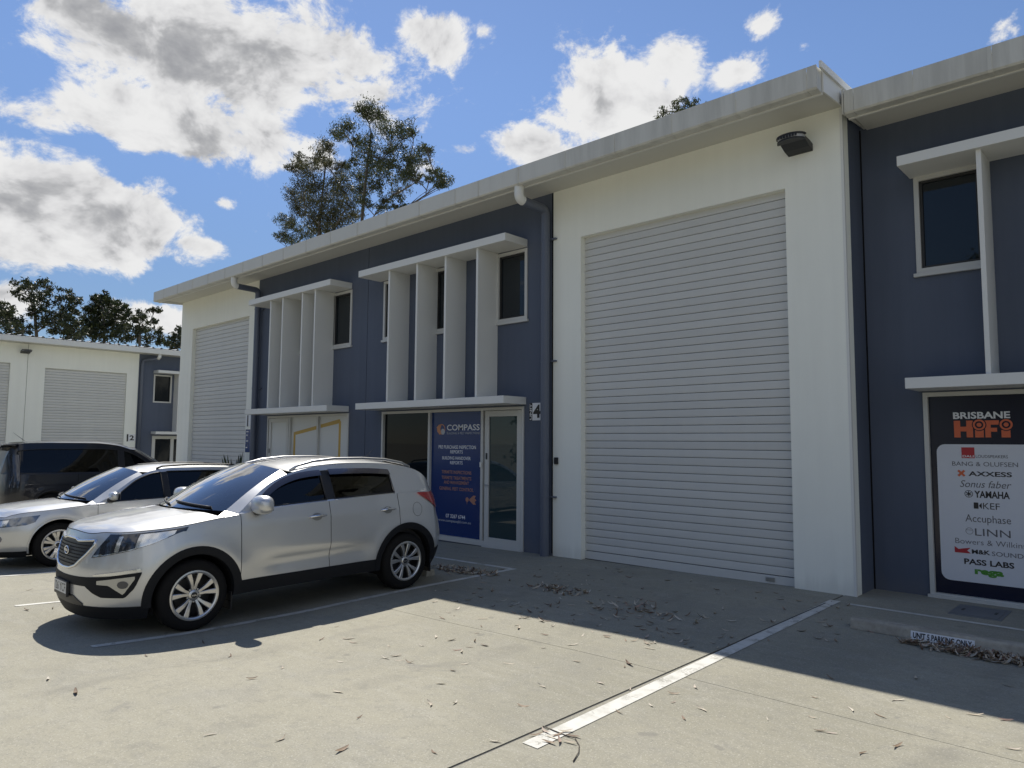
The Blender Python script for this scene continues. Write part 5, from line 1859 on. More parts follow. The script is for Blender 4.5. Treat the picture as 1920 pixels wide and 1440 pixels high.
# lower bumper: dark band, fog lamp pods, plate
c.patch('bumper_intake', -0.62, 0.62, lambda a: lin((0, 0.50), (0.5, 0.50), (0.62, 0.53))(abs(a)), lambda a: lin((0, 0.575), (0.45, 0.585), (0.62, 0.59))(abs(a)), 0.006, M_CLAD, r, 40, 4)
c.patch('bumper_intake', -0.40, 0.40, lambda a: lin((0, 0.315), (0.40, 0.315))(abs(a)), lambda a: lin((0, 0.41), (0.25, 0.40), (0.40, 0.335))(abs(a)), 0.006, M_BLACK, r, 40, 4)
for sd in (1, -1):
    fb = lin((0.45, 0.50), (0.55, 0.44), (0.64, 0.405), (0.86, 0.40), (0.95, 0.49), (1.01, 0.62))
    ft = lin((0.45, 0.585), (0.7, 0.60), (1.01, 0.635))
    fg = c.patch('fog_lamp_surround', 0.45, 1.01, fb, ft, 0.008, M_CLAD, r, 24, 4, side=sd)
    c.patch('fog_lamp', 0.60, 0.955, lin((0.60, 0.525), (0.72, 0.52), (0.85, 0.43), (0.955, 0.575)), lin((0.60, 0.56), (0.80, 0.585), (0.955, 0.60)), 0.013, M_FOG, fg, 16, 4, side=sd, skirt=0.008)
    c.patch('fog_bulb', 0.80, 0.90, lambda a: 0.525 - 0.035 * math.sqrt(max(0, 1 - ((a - 0.85) / 0.05) ** 2)), lambda a: 0.525 + 0.035 * math.sqrt(max(0, 1 - ((a - 0.85) / 0.05) ** 2)), 0.017, M_LAMPD, fg, 12, 4, side=sd, skirt=0.006)
    c.patch('daytime_lamp', 0.56, 1.00, lin((0.56, 0.600), (0.8, 0.615), (1.0, 0.645)), lin((0.56, 0.615), (0.8, 0.645), (1.0, 0.672)), 0.014, M_LAMPW, fg, 16, 3, side=sd, skirt=0.01)
pl_ = MB().box(-0.19, 0.19, 0.006, 0.030, 0.375, 0.52).build('number_plate', M_BLACK, r, bevel=0.004, **K)
MB().box(-0.178, 0.178, 0.004, 0.0058, 0.405, 0.51).build('plate_face', M_PLATE, pl_, **K)
me = text_mesh('126 YCF', -0.165, 0.165, 0.418, 0.500, 0.0025, 0.01); me.materials.clear()
obj_mesh('plate_lettering', me, M_SDGREY, pl_, world=False)
# tail lights wrap on to the rear quarter
for sd in (1, -1):
    m = MB()
    G = []
    for k in range(14):
        t = k / 13.0
        y = 3.77 + 0.45 * t
        zt = 1.188 - 0.01 * t; zb = 1.178 - 0.215 * min(1, t * 1.25)
        G.append([(sd * (c.x(y, zb + (zt - zb) * j / 4) + 0.014), y, zb + (zt - zb) * j / 4) for j in range(5)])
    for k in range(1, 6):
        xx = c.x(4.22, 1.08) * (1 - 0.09 * k)
        G.append([(sd * xx, c.yrear(xx, min(0.963 + 0.215 * j / 4, 1.24), 4.05) + 0.014, 0.963 + 0.215 * j / 4) for j in range(5)])
    m.grid(G); m.build('tail_light', M_RED, r, smooth=True, **K)
    # bumper reflector and lower corner
    MB().grid([[(sd * (c.x(y, z) + 0.005), y, z) for z in (0.60, 0.67)] for y in np.linspace(4.24, 4.34, 6)]).build('reflector', M_BLACK, r, smooth=True, **K)
    # roof rails
    pts = [(sd * (c.e(y)[0] - 0.055), y, c.e(y)[2] + h) for y, h in ((2.1, 0.018), (2.2, 0.045), (2.4, 0.062), (2.7, 0.068), (3.1, 0.066), (3.45, 0.062), (3.7, 0.045), (3.82, 0.018))]
    MB().tube(pts, 0.017, 8).build('roof_rail', M_STEEL, r, smooth=True, **K)
# fuel flap and bonnet shut lines already drawn; flap ring on the near quarter
c.seam([(c.x(3.74 + 0.075 * math.cos(t), 0.98 + 0.085 * math.sin(t)) + 0.0005, 3.74 + 0.075 * math.cos(t), 0.98 + 0.085 * math.sin(t)) for t in np.linspace(0, 2 * math.pi, 25)], 'fuel_flap', r, 0.002, mirror=False)
# radio mast
MB().tube([(0.0, 3.55, 1.60), (0.0, 3.75, 1.76)], [0.005, 0.002], 6).build('aerial', M_BLACK, r, **K)
# mud flap
for sd in (1, -1):
    MB().box(sd * 0.80 - 0.10, sd * 0.80 + 0.08, 1.31, 1.32, 0.14, 0.32).build('mud_flap', M_BLACK, r, **K)
    MB().box(sd * 0.80 - 0.10, sd * 0.80 + 0.08, 3.98, 3.99, 0.16, 0.36).build('mud_flap', M_BLACK, r, **K)

# ---- pale silver wagon in the next bay
wag = Car(L=4.72, W=[(0.15, 0.80), (0.3, 0.85), (0.45, 0.872), (0.6, 0.885), (0.75, 0.882), (0.88, 0.872), (0.97, 0.855), (1.1, 0.83)],
          Yf=[(0.1, 0.18), (0.25, 0.04), (0.4, 0.0), (0.55, 0.0), (0.66, 0.03), (0.76, 0.08), (0.9, 0.18)],
          Yr=[(0.2, 4.58), (0.4, 4.70), (0.6, 4.72), (0.8, 4.68), (1.0, 4.62), (1.1, 4.58)],
          cf=0.72, cr=0.5, pf=2.2, qf=2.5, pr=2.2, qr=2.6, taper=0.02, flare=0.022, R=0.405, rt=0.334, rim=0.222, archw=0.018, wheels=(0.95, 3.62), inset=0.012,
          creases=[(1.3, 4.2, 0.80, 0.04, 0.006), (1.4, 3.2, 0.42, 0.06, -0.012)],
          hood=[(0.0, 0.83), (0.25, 0.865), (0.6, 0.915), (1.0, 0.955), (1.4, 0.985)], hooddrop=0.075, nosedrop=0.06, nosecurve=0.22, ycowl=1.36, ycowlc=1.13,
          belt=[(1.0, 0.89), (1.36, 0.915), (1.6, 0.93), (2.4, 0.955), (3.4, 0.985), (4.1, 1.0), (4.6, 1.01)],
          wb=[(1.5, 0.935), (2.4, 0.965), (3.4, 0.995), (4.6, 1.02)], wt=[(1.5, 0.94), (1.66, 0.955), (1.85, 1.10), (2.15, 1.295), (2.4, 1.375), (2.7, 1.40), (3.2, 1.40), (3.8, 1.375), (4.3, 1.32), (4.6, 1.1)],
          roof=[(1.46, 0.925), (1.62, 1.01), (1.85, 1.16), (2.1, 1.31), (2.4, 1.42), (2.8, 1.455), (3.3, 1.455), (3.8, 1.44), (4.2, 1.41), (4.4, 1.33), (4.58, 1.08)],
          sillz=[(0.0, 0.27), (0.5, 0.27), (0.55, 0.28), (4.7, 0.30)],
          seams=(1.47, 2.52, 3.45), ya=0.36, yb=4.3, lean=0.205, tailin=0.12, ygend=4.58, yroof=2.2, win1=(1.64, 2.50), win2=(2.60, 4.28), blackpillars=False,
          scr_base=(0.745, 1.42, 0.965), scr_top=(0.565, 2.16, 1.40), scr_bulge=0.03, bow=(0.27, 0.12), crown=0.065, tailbow=0.04, rearglass=(0.86, 0.98),
          paint=M_SILVER2, glass1=M_TINT, glass2=M_TINT, clad=M_CLAD, archmat=M_SILVER2, beltchrome=False, visor=False, floor=0.24, lipz=0.18, spokes=7, spoke_split=0.16, spoke_phase=0.2, caplabel=None)
WGX, WGY = -13.50, 2.52
r = wag.build('parked_car', (WGX, WGY, gz(-12.8, 3.5) - 0.0), 0, 'pale silver station wagon between the SUV and the dark van', 'cars parked before the units')
c = wag
mirrors(c, 0.87, 1.66, 1.04, M_SILVER2, 0.105, 0.06, 0.068)
handles(c, (2.33, 3.28), 0.80, M_SILVER2)
hb = lin((0.40, 0.60), (0.7, 0.625), (1.05, 0.66), (1.15, 0.70)); ht = lin((0.40, 0.70), (0.7, 0.745), (1.0, 0.785), (1.15, 0.80))
for sd in (1, -1):
    h = c.patch('headlight', 0.40, 1.15, hb, ht, 0.005, M_LAMP, r, 22, 4, side=sd)
    c.patch('reflector', 0.55, 0.80, lambda a: hb(a) + 0.02, lambda a: ht(a) - 0.02, 0.008, M_LAMPW, h, 10, 3, side=sd, skirt=0.004)
    c.patch('fog_lamp', 0.60, 0.78, lambda a: 0.60 - 0.14 - 0.06 * math.sqrt(max(0, 1 - ((a - 0.69) / 0.09) ** 2)), lambda a: 0.46 + 0.06 * math.sqrt(max(0, 1 - ((a - 0.69) / 0.09) ** 2)), 0.006, M_LAMP, r, 14, 4, side=sd)
    pts = [(sd * (c.e(y)[0] - 0.03), y, c.e(y)[2] + h_) for y, h_ in ((2.45, 0.02), (2.55, 0.045), (3.0, 0.055), (3.6, 0.055), (4.1, 0.045), (4.2, 0.02))]
    MB().tube(pts, 0.016, 8).build('roof_rail', M_BLACK, r, smooth=True, **K)
    m = MB().grid([[(sd * (c.x(y, z) + 0.006), y, z) for z in np.linspace(0.78, 0.98, 4)] for y in np.linspace(4.25, 4.55, 8)])
    m.build('tail_light', M_RED, r, smooth=True, **K)
c.patch('grille', -0.36, 0.36, lambda a: 0.60, lambda a: lin((0, 0.71), (0.36, 0.70))(abs(a)), 0.006, M_BLACK, r, 30, 4)
c.patch('bumper_intake', -0.45, 0.45, lambda a: 0.30, lambda a: 0.42, 0.005, M_BLACK, r, 30, 4)
MB().box(-0.19, 0.19, -0.022, -0.012, 0.42, 0.53).build('number_plate', M_PLATE, r, bevel=0.004, **K)

# ---- dark van parked nose in beyond the wagon
van = Car(L=4.85, W=[(0.15, 0.85), (0.3, 0.90), (0.5, 0.925), (0.75, 0.935), (0.95, 0.925), (1.1, 0.905), (1.2, 0.89)],
          Yf=[(0.1, 0.16), (0.25, 0.04), (0.45, 0.0), (0.65, 0.02), (0.85, 0.09), (1.05, 0.2)],
          Yr=[(0.2, 4.74), (0.4, 4.83), (0.6, 4.85), (0.9, 4.83), (1.15, 4.80)],
          cf=0.7, cr=0.42, pf=2.2, qf=2.5, pr=2.3, qr=2.8, taper=0.012, flare=0.012, R=0.42, rt=0.345, rim=0.22, archw=0.02, wheels=(0.95, 3.85), inset=0.012,
          creases=[(1.0, 4.4, 0.92, 0.04, 0.006)],
          hood=[(0.0, 1.0), (0.3, 1.06), (0.7, 1.13), (1.1, 1.18), (1.3, 1.2)], hooddrop=0.08, nosedrop=0.07, nosecurve=0.2, ycowl=1.10, ycowlc=0.86,
          belt=[(0.9, 1.06), (1.2, 1.10), (2.0, 1.13), (3.5, 1.15), (4.7, 1.16)],
          wb=[(1.2, 1.13), (2.0, 1.16), (4.7, 1.19)], wt=[(1.2, 1.14), (1.45, 1.16), (1.7, 1.42), (2.0, 1.62), (2.3, 1.72), (2.8, 1.75), (3.8, 1.75), (4.5, 1.72), (4.7, 1.5)],
          roof=[(1.16, 1.12), (1.4, 1.30), (1.7, 1.54), (2.0, 1.72), (2.4, 1.85), (2.9, 1.90), (3.8, 1.905), (4.4, 1.89), (4.62, 1.84), (4.72, 1.6), (4.80, 1.17)],
          sillz=[(0.0, 0.3), (4.8, 0.32)], seams=(1.2, 2.25, 3.3), ya=0.36, yb=4.45, lean=0.115, tailin=0.06, ygend=4.80, yroof=1.95, win1=(1.44, 2.22), win2=(2.36, 4.56), blackpillars=True,
          scr_base=(0.80, 1.12, 1.17), scr_top=(0.66, 1.92, 1.73), scr_bulge=0.03, bow=(0.25, 0.14), crown=0.06, tailbow=0.02, rearglass=(0.88, 0.99),
          paint=M_DARKPAINT, glass1=M_TINT, glass2=M_TINT, clad=M_DARKPAINT, archmat=M_DARKPAINT, beltchrome=False, visor=False, floor=0.26, lipz=0.22, spokes=5, spoke_split=0.2, spoke_phase=0.1, caplabel=None)
VX, VY = -20.95, 4.30
r = van.build('parked_car', (VX, VY + 4.85, gz(VX, 7.0) + 0.0), math.pi, 'tall dark blue van parked nose in at the far left', 'cars parked before the units')
c = van
mirrors(c, 0.93, 1.34, 1.26, M_DARKPAINT, 0.11, 0.07, 0.11)
handles(c, (2.08, 2.45), 1.0, M_DARKPAINT)
for sd in (1, -1):
    m = MB().grid([[(sd * (c.xg(y, z) if z > c.belt(y) else c.x(y, z)) + sd * 0.008, y, z) for z in np.linspace(0.85, 1.62, 9)] for y in np.linspace(4.52, 4.70, 5)])
    m.build('tail_light', M_LAMPD, r, smooth=True, **K)
    h = c.patch('headlight', 0.55, 1.1, lin((0.55, 0.72), (1.1, 0.86)), lin((0.55, 0.86), (1.1, 0.96)), 0.005, M_LAMP, r, 16, 4, side=sd)
MB().prism_x([(4.55, 1.885), (4.84, 1.86), (4.85, 1.84), (4.60, 1.82)], -0.70, 0.70).build('spoiler', M_DARKPAINT, r, bevel=0.008, **K)
MB().tube([(0.3, 4.2, 1.95), (0.3, 4.45, 2.15)], [0.006, 0.002], 6).build('aerial', M_BLACK, r, **K)
MB().box(-0.5, 0.5, 0.02, 0.05, 0.55, 0.70).build('grille', M_BLACK, r, **K)
#==PLANTS==
# ------------------------------------------------------------------ trees
RNG = np.random.default_rng(11)


def leaf_cloud(centres, n_per, size, droop=0.5, aspect=0.28):
    """leaf sized faces spread through clumps. centres: (x,y,z,rx,ry,rz)"""
    V = []; F = []
    n0 = 0
    for (cx, cy, cz, rx, ry, rz) in centres:
        n = int(n_per * (rx * rz / 0.6) ** 0.85) + 30
        # clumps inside the clump, so light gets between them
        k = max(5, n // 42)
        d = RNG.normal(size=(k, 3)); d /= np.linalg.norm(d, axis=1)[:, None]
        sub = d * (RNG.random((k, 1)) ** 0.45)
        which = RNG.integers(0, k, n)
        p = sub[which] + RNG.normal(size=(n, 3)) * 0.21
        pos = np.stack([cx + p[:, 0] * rx, cy + p[:, 1] * ry, cz + p[:, 2] * rz], 1)
        t = RNG.normal(size=(n, 3)); t[:, 2] -= droop * 1.6; t /= np.linalg.norm(t, axis=1)[:, None]
        s = np.cross(t, RNG.normal(size=(n, 3))); s /= np.linalg.norm(s, axis=1)[:, None]
        L = size * (0.6 + 0.8 * RNG.random((n, 1))); W = L * aspect
        a = pos - t * L * 0.5; b = pos + s * W * 0.5 - t * L * 0.05; c_ = pos + t * L * 0.5; d_ = pos - s * W * 0.5 - t * L * 0.05
        V.append(np.stack([a, b, c_, d_], 1).reshape(-1, 3))
        F.append(n0 + np.arange(n * 4).reshape(-1, 4)); n0 += n * 4
    V = np.concatenate(V); F = np.concatenate(F)
    me = bpy.data.meshes.new('crown')
    me.vertices.add(len(V)); me.vertices.foreach_set('co', V.ravel())
    me.loops.add(len(F) * 4); me.loops.foreach_set('vertex_index', F.ravel().astype(np.int32))
    me.polygons.add(len(F)); me.polygons.foreach_set('loop_start', np.arange(0, len(F) * 4, 4, dtype=np.int32))
    me.update(calc_edges=True)
    return me


def limb(m, a, b, r0, r1, bend=0.08, n=6):
    a, b = Vector(a), Vector(b); L = (b - a).length
    off = Vector((random.uniform(-1, 1), random.uniform(-1, 1), random.uniform(0, 0.8))) * L * bend
    pts = [a.lerp(b, k / n) + off * math.sin(math.pi * k / n) for k in range(n + 1)]
    m.tube(pts, [r0 + (r1 - r0) * k / n for k in range(n + 1)], 6)
    return pts


def tree(name, base, clumps, trunk_top, label, group, leafmat=M_GUM, n_per=330, size=0.30, droop=0.5, r0=0.28, forks=4, aspect=0.28):
    """clumps: (x,y,z,rx,ry,rz); limbs grow from the trunk to every clump"""
    base = Vector(base); top = Vector(trunk_top)
    root = tag(empty(name, base), label, 'tree', group)
    m = MB()
    tp = limb(m, base, top, r0, r0 * 0.30, 0.03, 10)
    H = top.z - base.z
    mains = []
    cl = sorted(clumps, key=lambda c_: c_[2])
    for c_ in cl:
        tgt = Vector(c_[:3])
        best = None
        for p in tp[3:] + [q for l in mains for q in l[2:]]:
            d = tgt - p
            if d.z < -0.2 * d.length: continue
            cost = d.length + 0.6 * abs(d.z - d.length * 0.75)
            if best is None or cost < best[0]: best = (cost, p)
        p = best[1] if best else tp[-1]
        L = (tgt - p).length
        pts = limb(m, p, tgt, max(0.03, min(0.12, L * 0.025)), 0.014, 0.10, 6)
        mains.append(pts)
        for _ in range(forks):
            q = random.choice(pts[2:])
            e = tgt + Vector((random.uniform(-1, 1) * c_[3], random.uniform(-1, 1) * c_[4], random.uniform(-0.6, 1) * c_[5])) * 0.8
            limb(m, q, e, 0.018, 0.006, 0.08, 3)
    m.build('trunk', M_BARK, root, smooth=True)
    me = leaf_cloud(clumps, n_per, size, droop, aspect)
    obj_mesh('crown', me, leafmat, root)
    return root


def px_clumps(lst, plane, value, ox=0.0, oy=0.0, sc=1.0, depth=1.0, grow=1.1):
    out = []
    for (px, py, r) in lst:
        X, Y = ox + px / sc, oy + py / sc
        v = value + random.uniform(-1, 1) * depth
        p = on_y(X, Y, v) if plane == 'y' else on_x(X, Y, v)
        dist = (p - Vector((0, 0, CAM_Z))).dot(_f)
        rr = r / sc * dist / F_PX * grow
        out.append((p.x, p.y, p.z, rr, rr, rr * 0.78))
    return out


# two gums rising behind the roof
A = [(920, 150, 135), (860, 130, 70), (1000, 170, 80), (700, 280, 110), (660, 330, 80), (790, 390, 60), (1120, 320, 120), (1250, 320, 110), (1310, 320, 60), (930, 450, 120), (880, 520, 90), (1010, 560, 110), (1150, 480, 120), (1400, 520, 110), (1440, 480, 60), (1280, 560, 100), (930, 640, 110),
     (840, 720, 110), (1050, 700, 110), (1250, 680, 110), (1190, 850, 90), (1290, 740, 90), (1380, 750, 60), (1460, 770, 45), (1500, 670, 55), (1560, 720, 90), (1600, 790, 80), (830, 860, 100), (880, 960, 90), (1030, 1010, 70), (1090, 930, 70), (760, 600, 60), (980, 800, 90), (1120, 620, 80)]
B = [(520, 480, 110), (560, 450, 60), (470, 560, 70), (290, 560, 60), (230, 640, 60), (320, 640, 90), (400, 660, 100), (520, 620, 80), (650, 690, 95), (680, 620, 60), (640, 800, 110), (230, 880, 90), (320, 800, 100), (430, 800, 110), (560, 880, 120), (700, 870, 100), (270, 960, 90), (380, 930, 100), (480, 1000, 120), (620, 1010, 110),
     (740, 1000, 110), (290, 1070, 80), (420, 1100, 100), (560, 1120, 110), (690, 1120, 110), (790, 1080, 80), (480, 1190, 90), (600, 1210, 90)]
C = [(120, 1110, 60), (160, 1170, 80), (230, 1150, 70), (200, 1260, 90), (320, 1200, 80), (380, 1240, 90), (130, 1270, 60), (270, 1320, 80)]
YT = 24.5
o4 = dict(ox=500, oy=180, sc=4.8)
tb = on_y(500 + 950 / 4.8, 180 + 1090 / 4.8, YT); tt = on_y(500 + 940 / 4.8, 180 + 330 / 4.8, YT)
tree('gum_tree', (tb.x, tb.y, -0.7), px_clumps(A, 'y', YT, depth=1.3, **o4), tt, 'tallest gum tree, rising behind the navy roof with a high separate tuft', 'trees behind the units', M_GUM, 1150, 0.165, 0.6, 0.22, 7, 0.25)
tb = on_y(500 + 590 / 4.8, 180 + 1200 / 4.8, YT + 1.5); tt = on_y(500 + 530 / 4.8, 180 + 620 / 4.8, YT + 1.5)
tree('gum_tree', (tb.x, tb.y, -0.7), px_clumps(B, 'y', YT + 1.5, depth=1.3, **o4), tt, 'brownish gum tree left of the tallest one above the roof', 'trees behind the units', M_GUM2, 1150, 0.165, 0.65, 0.2, 7, 0.25)
tb = on_y(500 + 200 / 4.8, 180 + 1330 / 4.8, YT + 3); tt = on_y(500 + 230 / 4.8, 180 + 1230 / 4.8, YT + 3)
tree('gum_tree', (tb.x, tb.y, -0.7), px_clumps(C, 'y', YT + 3, depth=1.0, **o4), tt, 'low gum sapling at the left foot of the tall gums', 'trees behind the units', M_GUM, 900, 0.165, 0.6, 0.13, 5, 0.24)
D = [(1285, 193, 15), (1300, 200, 15), (1268, 203, 12), (1240, 214, 12), (1322, 199, 8), (1275, 222, 22), (1310, 218, 20), (1335, 208, 8)]
p = on_y(1285, 260, 24); q = on_y(1285, 215, 24)
tree('gum_tree', (p.x, p.y, -0.7), px_clumps(D, 'y', 24, depth=0.8), q, 'treetop just showing over the gutter by the large roller door', 'trees behind the units', M_GUM, 900, 0.15, 0.5, 0.2, 4, 0.24)
p = on_y(725, 395, 22.5); q = on_y(742, 385, 22.5)
tree('shrub', (p.x, p.y, -0.7), px_clumps([(738, 388, 12), (750, 384, 14), (760, 390, 12)], 'y', 22.5, depth=0.4), q, 'green treetop showing at the gutter right of the gum trunk', 'trees behind the units', M_FIG, 240, 0.2, 0.4, 0.15, 2)

# trees beyond the lower warehouse (zoom frame: 3.43 px per photo px, origin 0,480)
o3 = dict(ox=0, oy=480, sc=3.43)
XT = -56.0
far = [('gum_tree', [(150, 190, 75), (230, 180, 80), (320, 200, 75), (110, 230, 55), (190, 260, 70), (280, 270, 80), (370, 290, 80), (440, 260, 70), (490, 290, 45), (420, 330, 80), (240, 340, 70), (330, 370, 80), (200, 370, 60), (300, 430, 80), (390, 400, 70), (460, 370, 60)], (225, 500), (215, 280), M_GUM, 'spreading flat topped tree above the low warehouse at the left', 0),
       ('gum_tree', [(20, 340, 70), (60, 380, 80), (110, 410, 80), (20, 430, 90), (90, 470, 90), (150, 450, 60), (10, 490, 80), (150, 490, 60)], (40, 560), (60, 420), M_GUM, 'loose low tree at the left edge above the warehouse roof', 3),
       ('evergreen_tree', [(660, 260, 45), (640, 290, 60), (690, 290, 60), (600, 290, 40), (740, 310, 60), (570, 350, 60), (650, 350, 100), (740, 370, 80), (790, 340, 50), (590, 420, 80), (680, 430, 110), (770, 430, 80), (560, 480, 80), (650, 510, 110), (750, 500, 90), (820, 390, 55)], (660, 600), (660, 330), M_FIG, 'dense dark evergreen tree with yellow green tips above the low warehouse', -2),
       ('gum_tree', [(430, 440, 80), (480, 480, 80), (420, 500, 80), (500, 420, 55), (360, 480, 70), (470, 530, 80), (530, 520, 60)], (440, 600), (440, 490), M_GUM, 'rounded low tree between the spreading tree and the evergreen', 1),
       ('gum_tree', [(990, 350, 50), (920, 370, 60), (890, 400, 50), (960, 430, 60), (1020, 470, 45), (880, 460, 60), (850, 400, 40), (900, 500, 80), (980, 520, 70), (830, 500, 70), (1040, 560, 50), (940, 560, 70)], (900, 620), (900, 450), M_GUM, 'open branched tree right of the dark evergreen', 2),
       ('gum_tree', [(1150, 480, 45), (1120, 520, 50), (1165, 530, 45), (1080, 560, 50), (1130, 570, 60), (1165, 580, 50), (1100, 600, 50)], (1130, 640), (1130, 540), M_GUM, 'small tree against the corner of the near building', 4)]
for nm, cl, bpx, tpx, mt, lb, dx in far:
    X = XT + dx
    b_ = on_x(bpx[0] / 3.43, 480 + bpx[1] / 3.43, X); t_ = on_x(tpx[0] / 3.43, 480 + tpx[1] / 3.43, X)
    tree(nm, (b_.x, b_.y, -0.7), px_clumps(cl, 'x', X, depth=1.6, grow=0.86, **o3), t_, lb, 'trees beyond the low warehouse', mt if mt is M_FIG else M_FARGUM, 560 if mt is M_FIG else 330, 0.27, 0.35, 0.24, 5, 0.32)
# trees across the drive, behind the viewer: they show only in the window panes
rs = random.Random(5)
for k, (x, y) in enumerate([(-24, -22), (-15, -25), (-5, -23), (6, -26), (16, -22), (-33, -24)]):
    cl = []
    for i in range(34):
        a = rs.uniform(0, 6.28); rr = rs.uniform(0, 5.2)
        z = rs.uniform(0.3, 11); w = 1.0 if z < 8 else 0.6
        cl.append((x + rr * w * math.cos(a), y + rr * w * math.sin(a), z, 1.7, 1.7, 1.3))
    tree('gum_tree', (x, y, -0.7), cl, (x, y, 9.0), 'gum tree across the drive behind the viewer', 'trees across the drive', M_GUM, 60, 0.5, 0.4, 0.25, 1, 0.4)

# snake plant in a pot by the far downpipe
zp = gz(-17.35, 8.55)
pot = tag(empty('potted_plant', (-17.38, 8.55, zp)), 'snake plant with upright dark leaves beside the far downpipe', 'plant')
MB().lathe_z([(0.0001, 0.0), (0.17, 0.0), (0.235, 0.52), (0.25, 0.54), (0.23, 0.56), (0.215, 0.53), (0.0001, 0.51)], 20).build('pot', pmat('dark_glazed_pot', (0.05, 0.05, 0.055), 0.4), pot, smooth=True, sharp=0.6, world=False)
M_SNAKE = leaf_mat('snake_plant_leaf', (0.020, 0.034, 0.014), (0.035, 0.055, 0.022), (0.05, 0.07, 0.03), 0.1)
rs = random.Random(3)
for k in range(26):
    a = rs.uniform(0, 6.28); r_ = rs.uniform(0.02, 0.18); h = rs.uniform(0.70, 1.16); le = rs.uniform(0.02, 0.22); w = rs.uniform(0.035, 0.055)
    x0, y0 = r_ * math.cos(a), r_ * math.sin(a); tw = rs.uniform(0, 3.1)
    G = []
    for i in range(7):
        t = i / 6; wd = w * math.sin(math.pi * min(1, 0.25 + 0.75 * t)) ** 0.7 if t < 1 else 0.001
        cx, cy, cz = x0 + le * math.cos(a) * t ** 1.5, y0 + le * math.sin(a) * t ** 1.5, 0.5 + h * t
        dx, dy = math.cos(tw + t * 0.6), math.sin(tw + t * 0.6)
        G.append([(cx - dx * wd, cy - dy * wd, cz), (cx + dy * wd * 0.3, cy - dx * wd * 0.3, cz), (cx + dx * wd, cy + dy * wd, cz)])
    MB().grid(G).build('leaf', M_SNAKE, pot, smooth=True, world=False)

# ------------------------------------------------------------------ leaf litter
def leaf_meshes():
    out = []
    rs = random.Random(21)
    for k in range(10):
        L = 1.0; w = rs.uniform(0.07, 0.13); curl = rs.uniform(0.05, 0.30); side = rs.uniform(-0.35, 0.35); fold = rs.uniform(0.0, 0.9)
        G = []
        for i in range(7):
            t = i / 6; ww = w * math.sin(math.pi * (0.06 + 0.90 * t)) ** 0.8
            y = (t - 0.5) * L; x = side * (t - 0.5) ** 2 * 1.6
            z = curl * ((2 * t - 1) ** 2) * rs.uniform(0.7, 1.0) + 0.015
            G.append([(x - ww, y, z + ww * fold), (x, y, z), (x + ww, y, z + ww * fold * 0.7)])
        m = MB().grid(G)
        me = bpy.data.meshes.new('fallen_leaf'); me.from_pydata(m.v, [], m.f); me.materials.append(M_LITTER)
        me.polygons.foreach_set('use_smooth', [True] * len(me.polygons)); me.update()
        out.append(me)
    return out


LM = leaf_meshes()
rs = random.Random(77)
spots = []
# places read from the photo (px)
for px, py in [(720, 1235), (745, 1228), (752, 1238), (815, 1108), (818, 1128), (858, 1126), (845, 1146), (861, 1140), (905, 1158), (878, 1133), (833, 1158), (851, 1156), (905, 1177), (971, 1172), (973, 1177), (1040, 1172), (1018, 1189), (892, 1185), (893, 1203), (912, 1209), (880, 1216), (866, 1221), (1092, 1194), (1070, 1212), (1016, 1213), (845, 1198), (818, 1196),
               (650, 1196), (660, 1205), (655, 1199), (790, 1213), (730, 1208), (860, 1216), (868, 1244), (852, 1258), (825, 1285), (856, 1321), (978, 1322), (1014, 1286), (1125, 1284), (1182, 1292), (1225, 1208), (1222, 1219), (1168, 1253), (1180, 1246), (1078, 1243), (930, 1390), (816, 1413), (812, 1318), (640, 1240), (632, 1172),
               (1596, 1331), (1650, 1344), (1775, 1348), (1885, 1352), (1540, 1372), (1525, 1345), (1685, 1316), (1530, 1311), (1555, 1375), (1680, 1398), (1618, 1410), (1440, 1349), (1282, 1346), (1218, 1325), (1260, 1318), (1265, 1299), (1300, 1287), (1560, 1270), (1715, 1269), (1825, 1338), (1900, 1404), (1888, 1287), (1180, 1185), (1210, 1196), (1283, 1208), (1335, 1208), (1348, 1214),
               (435, 1230), (470, 1275), (670, 1345), (530, 1250), (385, 1207), (88, 1273), (140, 1298), (395, 1380), (270, 1232), (130, 1152), (95, 1142), (48, 1146), (55, 1104), (125, 1115), (100, 1082), (160, 1131), (630, 1300), (690, 1140), (765, 1245), (600, 1196), (525, 1385), (640, 1405), (1160, 1335), (1320, 1330), (950, 1245)]:
    spots.append((px + rs.uniform(-4, 4), py + rs.uniform(-3, 3)))
# many more lie in the strip of shade before the roller door
while len(spots) < 290:
    px = rs.uniform(830, 1600); py = rs.uniform(1062, 1215)
    g_ = on_z(px, py, -0.03)
    if not (5.6 < g_.y < 8.8): continue
    if px > 1250 and rs.random() < 0.35: continue
    spots.append((px, py))
for k, (px, py) in enumerate(spots):
    g_ = on_z(px, py, 0.0); z = gz(g_.x, g_.y); g_ = on_z(px, py, z); z = gz(g_.x, g_.y)
    o = bpy.data.objects.new('fallen_leaf', LM[k % len(LM)]); COL.objects.link(o)
    s = rs.uniform(0.05, 0.115)
    o.location = (g_.x, g_.y, z + 0.001); o.scale = (s, s, s * rs.uniform(0.5, 1.2))
    o.rotation_euler = (rs.uniform(-0.08, 0.08), rs.uniform(-0.25, 0.25), rs.uniform(0, 6.28))
    tag(o, 'single dry curled gum leaf lying on the concrete', 'leaf', 'fallen gum leaves scattered on the concrete')


